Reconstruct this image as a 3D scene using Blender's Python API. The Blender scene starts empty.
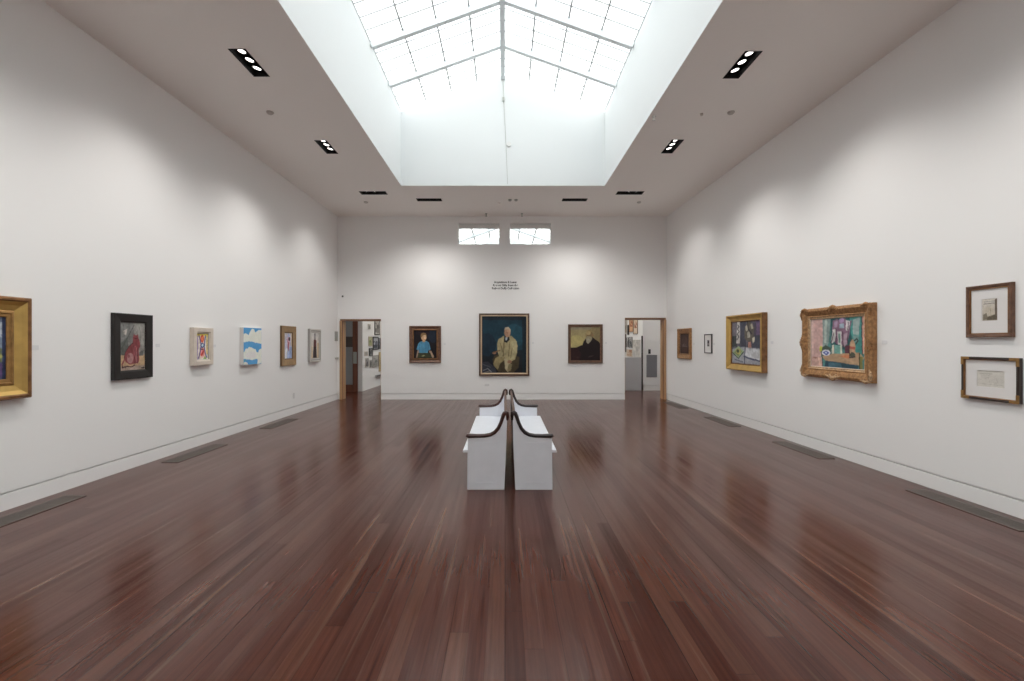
import bpy, bmesh, math, random
import numpy as np
from mathutils import Vector, Matrix, Euler

scene = bpy.context.scene
C = scene.collection
PI = math.pi
random.seed(4)

# ------------------------------------------------------------------ dimensions (metres)
EYE = 1.525
CEIL = 4.857
YB = 12.07            # face of the end wall
WT = 0.25             # its thickness
Y0 = -3.9             # wall behind the camera
YR = 14.05            # stub walls of the next gallery
YE = 24.9             # far end of the next gallery
def xl(y): return -4.443 - .0098 * (YB - y)
def xr(y): return 4.297 + .0194 * (YB - y)

# ------------------------------------------------------------------ materials
def lin(c):
    c = np.asarray(c, float) / 255.0
    return np.where(c <= .04045, c / 12.92, ((c + .055) / 1.055) ** 2.4)

def mat(name, rgb, rough=.6, metal=0., spec=.5, bump=None, vary=None, coat=0.):
    m = bpy.data.materials.new(name); m.use_nodes = True
    nt = m.node_tree; b = nt.nodes['Principled BSDF']
    b.inputs['Base Color'].default_value = (*rgb, 1)
    b.inputs['Roughness'].default_value = rough
    b.inputs['Metallic'].default_value = metal
    b.inputs['Specular IOR Level'].default_value = spec
    b.inputs['Coat Weight'].default_value = coat
    tc = nt.nodes.new('ShaderNodeTexCoord')
    if vary:
        sc, amt, stretch = vary
        mp = nt.nodes.new('ShaderNodeMapping'); mp.inputs['Scale'].default_value = stretch
        n = nt.nodes.new('ShaderNodeTexNoise'); n.inputs['Scale'].default_value = sc; n.inputs['Detail'].default_value = 5
        r = nt.nodes.new('ShaderNodeValToRGB')
        r.color_ramp.elements[0].position = .3; r.color_ramp.elements[1].position = .7
        r.color_ramp.elements[0].color = (*[c * (1 - amt) for c in rgb], 1)
        r.color_ramp.elements[1].color = (*[min(1, c * (1 + amt)) for c in rgb], 1)
        nt.links.new(tc.outputs['Object'], mp.inputs[0]); nt.links.new(mp.outputs[0], n.inputs['Vector'])
        nt.links.new(n.outputs['Fac'], r.inputs[0]); nt.links.new(r.outputs[0], b.inputs['Base Color'])
    if bump:
        sc, st = bump
        n = nt.nodes.new('ShaderNodeTexNoise'); n.inputs['Scale'].default_value = sc; n.inputs['Detail'].default_value = 4
        bp = nt.nodes.new('ShaderNodeBump'); bp.inputs['Strength'].default_value = st; bp.inputs['Distance'].default_value = .01
        nt.links.new(tc.outputs['Object'], n.inputs['Vector'])
        nt.links.new(n.outputs['Fac'], bp.inputs['Height']); nt.links.new(bp.outputs[0], b.inputs['Normal'])
    return m

def emit(name, rgb, s):
    m = bpy.data.materials.new(name); m.use_nodes = True
    nt = m.node_tree; nt.nodes.remove(nt.nodes['Principled BSDF'])
    e = nt.nodes.new('ShaderNodeEmission'); e.inputs[0].default_value = (*rgb, 1); e.inputs[1].default_value = s
    nt.links.new(e.outputs[0], nt.nodes['Material Output'].inputs[0]); return m

WALL = mat('white wall paint', (.893, .888, .882), .7, bump=(60, .04))
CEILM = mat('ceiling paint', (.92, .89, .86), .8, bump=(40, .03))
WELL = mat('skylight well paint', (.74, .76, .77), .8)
BASE = mat('baseboard paint', (.893, .888, .882), .5)
PEW = mat('white pew paint', (.82, .83, .88), .42, bump=(25, .05), vary=(6, .03, (1, 1, 1)))
CAPR = mat('red mahogany', (.055, .018, .014), .32, vary=(30, .4, (1, .2, 1)))
CAPD = mat('dark mahogany', (.024, .014, .014), .32, vary=(30, .4, (1, .2, 1)))
PEWB = mat('brown pew back wood', (.11, .05, .03), .45, vary=(20, .35, (1, .1, 1)))
GRILLE = mat('bronze grille metal', (.17, .145, .13), .45, .3)
GDARK = mat('painted grille shade', (.012, .011, .010), .9)
BLACK = mat('black fixture metal', (.004, .004, .004), .7, spec=.2)
CHROME = mat('lamp reflector metal', (.8, .8, .8), .25, 1.)
LENS = emit('halogen lamp lens', (1, .95, .90), 3)
BAR = mat('painted skylight bar', (.80, .85, .87), .5)
THIN = mat('grey glazing bar', (.48, .50, .51), .5)
PLASTIC = mat('white plastic', (.72, .72, .71), .4)
BEIGE = mat('beige plastic', (.55, .52, .49), .5)
GPLATE = mat('grey plate metal', (.42, .43, .40), .45, .3)
DPLAST = mat('dark plastic', (.02, .02, .02), .5)
CARD = mat('grey white card', (.78, .78, .79), .7)
LETTER = mat('black vinyl lettering', (.02, .02, .02), .6)
OAKL = mat('light oiled wood', (.46, .27, .14), .42, vary=(14, .25, (1, 1, .06)))
OAKD = mat('brown wood head', (.20, .105, .06), .45, vary=(14, .3, (.06, 1, 1)))
REDW = mat('red brown door wood', (.17, .055, .03), .4, vary=(14, .3, (1, 1, .06)))
DGLASS = mat('grey door glass', (.30, .31, .32), .15)
DGLASS2 = mat('dark door panel', (.07, .055, .05), .3)
GREYP = mat('pale grey parapet paint', (.56, .56, .58), .6)
GREYV = mat('grey vent metal', (.28, .28, .30), .5, .2)
GILT = mat('bright gilt', (.60, .39, .12), .36, .55, vary=(5, .18, (1, 1, 1)), bump=(40, .06))
GILTD = mat('aged dark gilt', (.24, .115, .045), .42, .4, vary=(12, .35, (1, 1, 1)), bump=(60, .12))
GILTM = mat('warm gilt', (.38, .215, .075), .4, .5, vary=(12, .3, (1, 1, 1)), bump=(60, .12))
CARVE = mat('carved antique gilt', (.38, .20, .085), .45, .4, vary=(30, .38, (1, 1, 1)), bump=(70, .5))
CARVEL = mat('worn pale gilt', (.50, .33, .19), .5, .3, vary=(40, .4, (1, 1, 1)), bump=(70, .3))
FBLACK = mat('black frame wood', (.012, .010, .009), .4)
FCREAM = mat('cream painted frame', (.68, .60, .52), .5, vary=(10, .07, (1, 1, 1)))
FWHITE = mat('white canvas edge', (.72, .70, .68), .7)
FTAN = mat('bronze tan frame', (.36, .23, .115), .45, .25, vary=(10, .18, (1, 1, 1)))
FTAND = mat('dark bronze edge', (.17, .10, .05), .45, .2)
FSILV = mat('silver grey frame', (.66, .63, .59), .45, .15)
FSILVD = mat('grey frame groove', (.40, .38, .36), .5, .2)
FWAL = mat('walnut frame', (.105, .055, .034), .42, vary=(16, .3, (1, 1, 1)))
FWALL = mat('pale gilt fillet', (.66, .50, .34), .42, .3)
FRED = mat('red brown frame wood', (.15, .075, .045), .42, vary=(20, .35, (1, 1, 1)), bump=(70, .1))
FDB = mat('dark brown frame wood', (.035, .022, .017), .4)
FGREY = mat('charcoal frame', (.07, .06, .065), .4)
MOUNT = mat('white mount board', (.78, .76, .75), .8)
LINEN = mat('pale linen liner', (.60, .50, .42), .7)

def vcol_mat(name, rough=.55):
    m = bpy.data.materials.new(name); m.use_nodes = True
    nt = m.node_tree; b = nt.nodes['Principled BSDF']
    a = nt.nodes.new('ShaderNodeVertexColor'); a.layer_name = 'paint'
    nt.links.new(a.outputs[0], b.inputs['Base Color'])
    b.inputs['Roughness'].default_value = rough; b.inputs['Specular IOR Level'].default_value = .25
    return m
PAINT = vcol_mat('oil paint'); PAPER = vcol_mat('printed paper', .8)

def floor_mat():
    m = bpy.data.materials.new('red brown strip floor'); m.use_nodes = True
    nt = m.node_tree; N = nt.nodes; L = nt.links
    b = N['Principled BSDF']
    tc = N.new('ShaderNodeTexCoord'); sp = N.new('ShaderNodeSeparateXYZ'); L.new(tc.outputs['Object'], sp.inputs[0])
    def math_(op, a, bb=None, clamp=False):
        n = N.new('ShaderNodeMath'); n.operation = op; n.use_clamp = clamp
        for i, v in enumerate((a, bb)):
            if v is None: continue
            if isinstance(v, (int, float)): n.inputs[i].default_value = v
            else: L.new(v, n.inputs[i])
        return n.outputs[0]
    W = .0965
    u = math_('DIVIDE', sp.outputs[0], W)
    iu = math_('FLOOR', u); fu = math_('SUBTRACT', u, iu)
    wn = N.new('ShaderNodeTexWhiteNoise'); wn.noise_dimensions = '1D'; L.new(iu, wn.inputs['W'])
    v = math_('ADD', math_('DIVIDE', sp.outputs[1], 3.4), math_('MULTIPLY', wn.outputs['Value'], 9.))
    iv = math_('FLOOR', v); fv = math_('SUBTRACT', v, iv)
    cb = N.new('ShaderNodeCombineXYZ'); L.new(iu, cb.inputs[0]); L.new(iv, cb.inputs[1])
    w2 = N.new('ShaderNodeTexWhiteNoise'); w2.noise_dimensions = '2D'; L.new(cb.outputs[0], w2.inputs['Vector'])
    ramp = N.new('ShaderNodeValToRGB'); e = ramp.color_ramp.elements
    e[0].position = 0; e[0].color = (.060, .0160, .0098, 1)
    e[1].position = 1; e[1].color = (.104, .0330, .0178, 1)
    for p, c in ((.3, (.076, .0196, .0115)), (.55, (.086, .0232, .0130)), (.8, (.078, .0225, .0138))):
        k = e.new(p); k.color = (*c, 1)
    L.new(w2.outputs['Value'], ramp.inputs[0])
    # long grain, shifted board by board
    mp = N.new('ShaderNodeCombineXYZ')
    L.new(math_('MULTIPLY', sp.outputs[0], 46.), mp.inputs[0])
    L.new(math_('ADD', math_('MULTIPLY', sp.outputs[1], 1.5), math_('MULTIPLY', w2.outputs['Value'], 40.)), mp.inputs[1])
    no = N.new('ShaderNodeTexNoise'); no.inputs['Scale'].default_value = 1.; no.inputs['Detail'].default_value = 6; no.inputs['Roughness'].default_value = .65
    L.new(mp.outputs[0], no.inputs['Vector'])
    gr = N.new('ShaderNodeValToRGB'); gr.color_ramp.elements[0].position = .28; gr.color_ramp.elements[1].position = .74
    gr.color_ramp.elements[0].color = (.72, .72, .72, 1); gr.color_ramp.elements[1].color = (1.3, 1.3, 1.28, 1)
    L.new(no.outputs['Fac'], gr.inputs[0])
    mx = N.new('ShaderNodeMix'); mx.data_type = 'RGBA'; mx.blend_type = 'MULTIPLY'; mx.inputs['Factor'].default_value = 1
    mp2 = N.new('ShaderNodeCombineXYZ')
    L.new(math_('MULTIPLY', sp.outputs[0], 19.), mp2.inputs[0]); L.new(math_('MULTIPLY', sp.outputs[1], .42), mp2.inputs[1])
    n2 = N.new('ShaderNodeTexNoise'); n2.inputs['Scale'].default_value = 1.; n2.inputs['Detail'].default_value = 3; L.new(mp2.outputs[0], n2.inputs['Vector'])
    st = N.new('ShaderNodeMapRange'); st.inputs['From Min'].default_value = .58; st.inputs['From Max'].default_value = .74; L.new(n2.outputs['Fac'], st.inputs['Value'])
    st2 = N.new('ShaderNodeMapRange'); st2.inputs['From Min'].default_value = .40; st2.inputs['From Max'].default_value = .26; L.new(n2.outputs['Fac'], st2.inputs['Value'])
    ms = N.new('ShaderNodeMix'); ms.data_type = 'RGBA'; ms.inputs[7].default_value = (.135, .070, .042, 1)
    L.new(math_('MULTIPLY', st.outputs[0], .8), ms.inputs[0]); L.new(ramp.outputs[0], ms.inputs[6])
    md = N.new('ShaderNodeMix'); md.data_type = 'RGBA'; md.inputs[7].default_value = (.036, .0130, .0110, 1)
    L.new(math_('MULTIPLY', st2.outputs[0], .8), md.inputs[0]); L.new(ms.outputs[2], md.inputs[6])
    L.new(md.outputs[2], mx.inputs[6]); L.new(gr.outputs[0], mx.inputs[7])
    # joints: a fine one at every strip, a wide one at every third, and butt ends
    d = math_('MINIMUM', fu, math_('SUBTRACT', 1., fu))
    fine = math_('LESS_THAN', d, .012)
    t = math_('DIVIDE', sp.outputs[0], W * 3); ft = math_('SUBTRACT', t, math_('FLOOR', t))
    dt = math_('MINIMUM', ft, math_('SUBTRACT', 1., ft))
    wide = math_('LESS_THAN', dt, .0095)
    wj = N.new('ShaderNodeTexWhiteNoise'); wj.noise_dimensions = '1D'; L.new(math_('FLOOR', math_('ADD', t, .5)), wj.inputs['W'])
    wide = math_('MULTIPLY', wide, math_('ADD', .25, math_('MULTIPLY', wj.outputs['Value'], .9)), True)
    dv = math_('MINIMUM', fv, math_('SUBTRACT', 1., fv))
    butt = math_('LESS_THAN', dv, .0007)
    joint = math_('ADD', math_('MULTIPLY', fine, .25), math_('MULTIPLY', wide, .6), True)
    joint = math_('ADD', joint, math_('MULTIPLY', butt, .3), True)
    mj = N.new('ShaderNodeMix'); mj.data_type = 'RGBA'; mj.inputs[7].default_value = (.010, .005, .004, 1)
    L.new(joint, mj.inputs[0]); L.new(mx.outputs[2], mj.inputs[6]); L.new(mj.outputs[2], b.inputs['Base Color'])
    # varnish: slightly uneven gloss
    n3 = N.new('ShaderNodeTexNoise'); n3.inputs['Scale'].default_value = 1.3; n3.inputs['Detail'].default_value = 3
    L.new(tc.outputs['Object'], n3.inputs['Vector'])
    rr = N.new('ShaderNodeMapRange'); rr.inputs['To Min'].default_value = .17; rr.inputs['To Max'].default_value = .24
    L.new(n3.outputs['Fac'], rr.inputs['Value'])
    L.new(math_('ADD', rr.outputs[0], math_('MULTIPLY', math_('SUBTRACT', n2.outputs['Fac'], .5), .22)), b.inputs['Roughness'])
    L.new(math_('MULTIPLY', math_('ADD', math_('MULTIPLY', math_('SUBTRACT', n2.outputs['Fac'], .32), .75, True), math_('MULTIPLY', math_('ADD', no.outputs['Fac'], math_('MULTIPLY', w2.outputs['Value'], .6)), .36)), math_('SUBTRACT', 1., math_('MULTIPLY', joint, .9))), b.inputs['Specular IOR Level'])
    bp = N.new('ShaderNodeBump'); bp.inputs['Strength'].default_value = .12; bp.inputs['Distance'].default_value = .001
    hh = math_('SUBTRACT', 1., joint)
    L.new(hh, bp.inputs['Height']); L.new(bp.outputs[0], b.inputs['Normal'])
    return m
FLOOR = floor_mat()

def glass_mat():
    # weathered, faintly tinted skylight glazing, each pane a little different
    m = bpy.data.materials.new('skylight glass'); m.use_nodes = True
    nt = m.node_tree; N = nt.nodes; L = nt.links
    N.remove(N['Principled BSDF'])
    tr = N.new('ShaderNodeBsdfTransparent'); tl = N.new('ShaderNodeBsdfTranslucent'); gl = N.new('ShaderNodeBsdfGlossy')
    tl.inputs[0].default_value = (.95, .95, .93, 1); gl.inputs['Roughness'].default_value = .05
    a = N.new('ShaderNodeVertexColor'); a.layer_name = 'paint'
    L.new(a.outputs[0], tr.inputs[0])
    m1 = N.new('ShaderNodeMixShader'); m1.inputs[0].default_value = .12
    L.new(tr.outputs[0], m1.inputs[1]); L.new(tl.outputs[0], m1.inputs[2])
    m2 = N.new('ShaderNodeMixShader'); m2.inputs[0].default_value = .03
    L.new(m1.outputs[0], m2.inputs[1]); L.new(gl.outputs[0], m2.inputs[2])
    L.new(m2.outputs[0], N['Material Output'].inputs[0])
    return m
GLASS = glass_mat()

# ------------------------------------------------------------------ mesh helpers
def new_bm(): return bmesh.new()
def box(bm, x0, x1, y0, y1, z0, z1, mi=0, M=None):
    vs = [Vector((x, y, z)) for z in (z0, z1) for y in (y0, y1) for x in (x0, x1)]
    if M: vs = [M @ v for v in vs]
    v = [bm.verts.new(p) for p in vs]
    for f in ((0, 2, 3, 1), (4, 5, 7, 6), (0, 1, 5, 4), (1, 3, 7, 5), (3, 2, 6, 7), (2, 0, 4, 6)):
        fc = bm.faces.new([v[i] for i in f]); fc.material_index = mi
def hexa(bm, bot, top, mi=0):
    b = [bm.verts.new(p) for p in bot]; t = [bm.verts.new(p) for p in top]; n = len(b)
    bm.faces.new(b[::-1]).material_index = mi; bm.faces.new(t).material_index = mi
    for i in range(n):
        bm.faces.new((b[i], b[(i + 1) % n], t[(i + 1) % n], t[i])).material_index = mi
def prism(bm, pts, y0, y1, mi=0):
    """extrude an XZ outline along Y"""
    hexa(bm, [(x, y0, z) for x, z in pts], [(x, y1, z) for x, z in pts], mi)
def disc(bm, r, z0, z1, n=24, cx=0, cy=0, M=None, mi=0, r1=None):
    r1 = r if r1 is None else r1
    M = M or Matrix()
    b = [bm.verts.new(M @ Vector((cx + r * math.cos(2 * PI * i / n), cy + r * math.sin(2 * PI * i / n), z0))) for i in range(n)]
    t = [bm.verts.new(M @ Vector((cx + r1 * math.cos(2 * PI * i / n), cy + r1 * math.sin(2 * PI * i / n), z1))) for i in range(n)]
    bm.faces.new(b[::-1]).material_index = mi; bm.faces.new(t).material_index = mi
    for i in range(n): bm.faces.new((b[i], b[(i + 1) % n], t[(i + 1) % n], t[i])).material_index = mi
def sweep(bm, pts, ru, ry, n=10, scale=None):
    """rounded bar following an XZ path; ru in the plane of the path, ry across it"""
    rings = []
    for i, (x, z) in enumerate(pts):
        a = pts[max(0, i - 1)]; b = pts[min(len(pts) - 1, i + 1)]
        t = Vector((b[0] - a[0], 0, b[1] - a[1])).normalized(); nrm = Vector((-t.z, 0, t.x))
        s = scale[i] if scale else 1
        ring = []
        for k in range(n):
            c, q = math.cos(2 * PI * k / n), math.sin(2 * PI * k / n)
            c = math.copysign(abs(c) ** .6, c); q = math.copysign(abs(q) ** .6, q)
            ring.append(bm.verts.new(Vector((x, 0, z)) + nrm * (c * ru * s) + Vector((0, q * ry * (1 + (s - 1) * .4), 0))))
        rings.append(ring)
    for a, b in zip(rings, rings[1:]):
        for k in range(n): bm.faces.new((a[k], a[(k + 1) % n], b[(k + 1) % n], b[k]))
    bm.faces.new(rings[0][::-1]); bm.faces.new(rings[-1])
def ellipsoid(bm, c, r, M=None, seg=10):
    S = Matrix.Translation(c) @ Matrix.Diagonal((*r, 1))
    bmesh.ops.create_uvsphere(bm, u_segments=seg, v_segments=seg // 2 + 2, radius=1, matrix=(M @ S) if M else S)

def obj(name, bm, mats, parent=None, smooth=False, bevel=0):
    bmesh.ops.recalc_face_normals(bm, faces=bm.faces)
    me = bpy.data.meshes.new(name); bm.to_mesh(me); bm.free()
    o = bpy.data.objects.new(name, me); C.objects.link(o)
    for m in (mats if isinstance(mats, (list, tuple)) else [mats]): me.materials.append(m)
    if smooth:
        for p in me.polygons: p.use_smooth = True
    if bevel:
        b = o.modifiers.new('bevel', 'BEVEL'); b.width = bevel; b.segments = 2; b.limit_method = 'ANGLE'
    if parent: o.parent = parent
    return o
def tag(o, label, cat, group=None):
    o['label'] = label; o['category'] = cat
    if group: o['group'] = group
    return o
def thing(name, label, cat, loc=(0, 0, 0), rotz=0, group=None):
    o = bpy.data.objects.new(name, None); C.objects.link(o); o.empty_display_size = .1
    o.location = loc; o.rotation_euler = (0, 0, rotz)
    return tag(o, label, cat, group)
def struct(name, bm, m, parent=None, bevel=0):
    o = obj(name, bm, m, parent, bevel=bevel)
    if not parent: o['kind'] = 'structure'
    return o
def plan(o_pts, z0, z1, bm, mi=0):
    hexa(bm, [(x, y, z0) for x, y in o_pts], [(x, y, z1) for x, y in o_pts], mi)

# ------------------------------------------------------------------ the setting
bm = new_bm(); box(bm, -6.2, 6.2, Y0 - .3, YE + .3, -.12, 0); struct('floor', bm, FLOOR)

SKX0, SKX1, SKY0, SKY1 = -2.215, 2.125, -2.6, 9.70
SK2Y0, SK2Y1 = 13.4, 24.0
fixtures = []   # (x, y, sx, sy, aim list)
for y in (.78, 3.11, 5.44, 7.78): fixtures.append((-3.05, y, .19, .53, 'L'))  # row carried on unseen at the same spacing, to light the walls
for y in (.82, 3.15, 5.48, 7.76): fixtures.append((2.85, y, .19, .53, 'R'))
fixtures += [(-2.94, 10.17, .58, .21, 'LB'), (-1.775, 10.66, .57, .19, 'B'), (1.63, 10.66, .57, .19, 'B'), (2.79, 10.17, .58, .21, 'RB')]
fixtures += [(-2.95, 15.4, .19, .53, 'L'), (2.95, 15.4, .19, .53, 'R'), (3.5, 12.86, .53, .19, 'B')]  # unseen lamps added to brighten the next gallery and the lobby
holes = [(SKX0, SKX1, SKY0, SKY1), (SKX0, SKX1, SK2Y0, SK2Y1)] + [(x - a / 2, x + a / 2, y - b / 2, y + b / 2) for x, y, a, b, _ in fixtures]
xs = sorted({-6.2, 6.2, *[h[0] for h in holes], *[h[1] for h in holes]})
ys = sorted({Y0 - .3, YE + .3, *[h[2] for h in holes], *[h[3] for h in holes]})
bm = new_bm(); CT = .13
inh = lambda x, y: any(h[0] < x < h[1] and h[2] < y < h[3] for h in holes)
V = {}
def cv(i, j, k):
    if (i, j, k) not in V: V[i, j, k] = bm.verts.new((xs[i], ys[j], CEIL + k * CT))
    return V[i, j, k]
solid = {(i, j): not inh((xs[i] + xs[i + 1]) / 2, (ys[j] + ys[j + 1]) / 2) for i in range(len(xs) - 1) for j in range(len(ys) - 1)}
for (i, j), s in solid.items():
    if not s: continue
    bm.faces.new((cv(i, j, 0), cv(i, j + 1, 0), cv(i + 1, j + 1, 0), cv(i + 1, j, 0)))
    bm.faces.new((cv(i, j, 1), cv(i + 1, j, 1), cv(i + 1, j + 1, 1), cv(i, j + 1, 1)))
    for di, dj, a, b in ((-1, 0, (0, 0), (0, 1)), (1, 0, (1, 0), (1, 1)), (0, -1, (0, 0), (1, 0)), (0, 1, (0, 1), (1, 1))):
        if not solid.get((i + di, j + dj), False):
            bm.faces.new((cv(i + a[0], j + a[1], 0), cv(i + b[0], j + b[1], 0), cv(i + b[0], j + b[1], 1), cv(i + a[0], j + a[1], 1))).material_index = 1
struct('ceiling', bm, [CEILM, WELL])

# side walls with a reveal line above a flush baseboard
BZ, RZ = .148, .166
for side, fx, sg in (('left', xl, -1), ('right', xr, 1)):
    ya, yb = Y0, YB + .02
    bm = new_bm()
    plan([(fx(ya), ya), (fx(yb), yb), (fx(yb) + sg * .3, yb), (fx(ya) + sg * .3, ya)], RZ, CEIL, bm)
    plan([(fx(ya) + sg * .036, ya), (fx(yb) + sg * .036, yb), (fx(yb) + sg * .3, yb), (fx(ya) + sg * .3, ya)], 0, RZ, bm)
    struct('wall_' + side, bm, WALL)
    bm = new_bm()
    plan([(fx(ya) - sg * .001, ya), (fx(yb) - sg * .001, yb), (fx(yb) + sg * .033, yb), (fx(ya) + sg * .033, ya)], 0, BZ, bm)
    struct('baseboard_' + side, bm, BASE)
bm = new_bm(); box(bm, -6, 6, Y0 - .3, Y0, 0, CEIL); struct('wall_front', bm, WALL)

# end wall with two openings and two high windows
LD0, LD1, LDZ = -4.37, -3.29, 2.12
RD0, RD1, RDZ = 3.18, 4.26, 2.155
WZ0, WZ1 = 4.122, 4.685
W1 = (-1.247, -.155); W2 = (.133, 1.222)
bm = new_bm()
def bwall(x0, x1, z0, z1):
    if z0 == 0:
        box(bm, x0, x1, YB + .036, YB + WT - .01, 0, RZ); z0 = RZ
    box(bm, x0, x1, YB, YB + WT, z0, z1)
bwall(-5.9, LD0, 0, CEIL); bwall(LD0, LD1, LDZ, CEIL)
bwall(LD1, W1[0], 0, CEIL); bwall(W1[0], W1[1], 0, WZ0); bwall(W1[0], W1[1], WZ1, CEIL)
bwall(W1[1], W2[0], 0, CEIL); bwall(W2[0], W2[1], 0, WZ0); bwall(W2[0], W2[1], WZ1, CEIL)
bwall(W2[1], RD0, 0, CEIL); bwall(RD0, RD1, RDZ, CEIL); bwall(RD1, 5.9, 0, CEIL)
struct('wall_back', bm, WALL)
bm = new_bm(); box(bm, LD1, RD0, YB - .001, YB + .033, 0, BZ); struct('baseboard_back', bm, BASE)
# thin clear panes in the two high windows
CLEAR = glass_mat(); CLEAR.name = 'clear window glass'
CLEAR.node_tree.nodes['Mix Shader'].inputs[0].default_value = .02
def white_layer(o):
    a = o.data.color_attributes.new('paint', 'FLOAT_COLOR', 'POINT')
    for d in a.data: d.color = (.96, .97, .97, 1)
for n, (a, b) in (('window_1', W1), ('window_2', W2)):
    bm = new_bm(); box(bm, a, b, YB + .11, YB + .118, WZ0, WZ1); white_layer(struct(n, bm, CLEAR))

# door casings
def casing(n, x0, x1, zt, jamb_left):
    root = bpy.data.objects.new(n, None); C.objects.link(root); root.location = (x0, YB, 0); root['kind'] = 'structure'
    L = lambda x: x - x0
    yo, yi = -.018, WT + .018
    bm = new_bm(); box(bm, L(x0), L(x1), yo, yi, zt - .035, zt + .012)
    obj('head', bm, OAKD, root, bevel=.003)
    for left in (True, False):
        a = x0 if left else x1; s = 1 if left else -1
        bm = new_bm()
        if left == jamb_left:
            box(bm, *sorted((L(a - s * .012), L(a + s * .052))), yo, yi, 0, zt - .035)
            box(bm, *sorted((L(a + s * .052), L(a + s * .066))), .09, .15, 0, zt - .035)
            obj('jamb', bm, OAKL, root, bevel=.003)
            bm = new_bm(); box(bm, *sorted((L(a + s * .0525), L(a + s * .058))), .005, .03, 0, zt - .035)
            obj('door_stop', bm, REDW, root)
        else:
            box(bm, *sorted((L(a), L(a + s * .016))), .03, yi, 0, zt - .035)
            obj('jamb', bm, OAKL, root)
casing('trim_1', LD0, LD1, LDZ, True)
casing('trim_2', RD0, RD1, RDZ, False)

# the next gallery, seen through the openings
bm = new_bm(); box(bm, -6, -4.40, YR, YR + .2, 0, CEIL); box(bm, -4.6, -4.40, YR + .2, YE, 0, CEIL); struct('wall_annex_left', bm, WALL)
bm = new_bm(); box(bm, 4.33, 6, YR + .25, YR + .45, RZ, CEIL); box(bm, 4.345, 6, YR + .30, YR + .45, 0, RZ); box(bm, 4.33, 4.53, YR + .45, YE, 0, CEIL); struct('wall_annex_right', bm, WALL)
bm = new_bm(); box(bm, 4.345, 5.75, YR + .249, YR + .298, 0, BZ); struct('baseboard_annex_right', bm, BASE)
bm = new_bm(); box(bm, -6, 6, YE, YE + .2, 0, CEIL); struct('wall_annex_back', bm, WALL)
bm = new_bm(); box(bm, -5.9, -5.7, YB + WT, YR, 0, CEIL); struct('wall_lobby_left', bm, WALL)
bm = new_bm(); box(bm, 5.7, 5.9, YB + WT, YR + .25, 0, CEIL); struct('wall_lobby_right', bm, WALL)
bm = new_bm(); box(bm, 2.7, 4.29, YR + .25, YR + .37, 0, 1.035); struct('wall_parapet', bm, GREYP)
bm = new_bm(); box(bm, 4.29, 4.33, YR + .235, YR + .28, 0, 1.72); struct('trim_3', bm, FDB)

# wood and glass door standing closed in the lobby
door = bpy.data.objects.new('door_1', None); C.objects.link(door); door.location = (-5.44, YR - .05, 0); door['kind'] = 'structure'
bm = new_bm(); box(bm, .75, .90, 0, .05, 0, 2.45); obj('stile', bm, REDW, door, bevel=.004)
bm = new_bm(); box(bm, 0, .12, 0, .05, 0, 2.45); obj('stile', bm, REDW, door, bevel=.004)
for z0, z1 in ((.003, .21), (2.33, 2.45)):
    bm = new_bm(); box(bm, .12, .75, .002, .05, z0, z1); obj('rail', bm, REDW, door)
bm = new_bm(); box(bm, .12, .75, .006, .05, 1.37, 1.69); obj('lock_rail', bm, DGLASS2, door)
for z0, z1 in ((.21, 1.37), (1.69, 2.33)):
    bm = new_bm(); box(bm, .12, .75, .018, .03, z0, z1); obj('pane', bm, DGLASS, door)
bm = new_bm(); box(bm, .77, .88, -.004, 0, .86, 1.22); obj('push_plate', bm, GPLATE, door)

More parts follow.
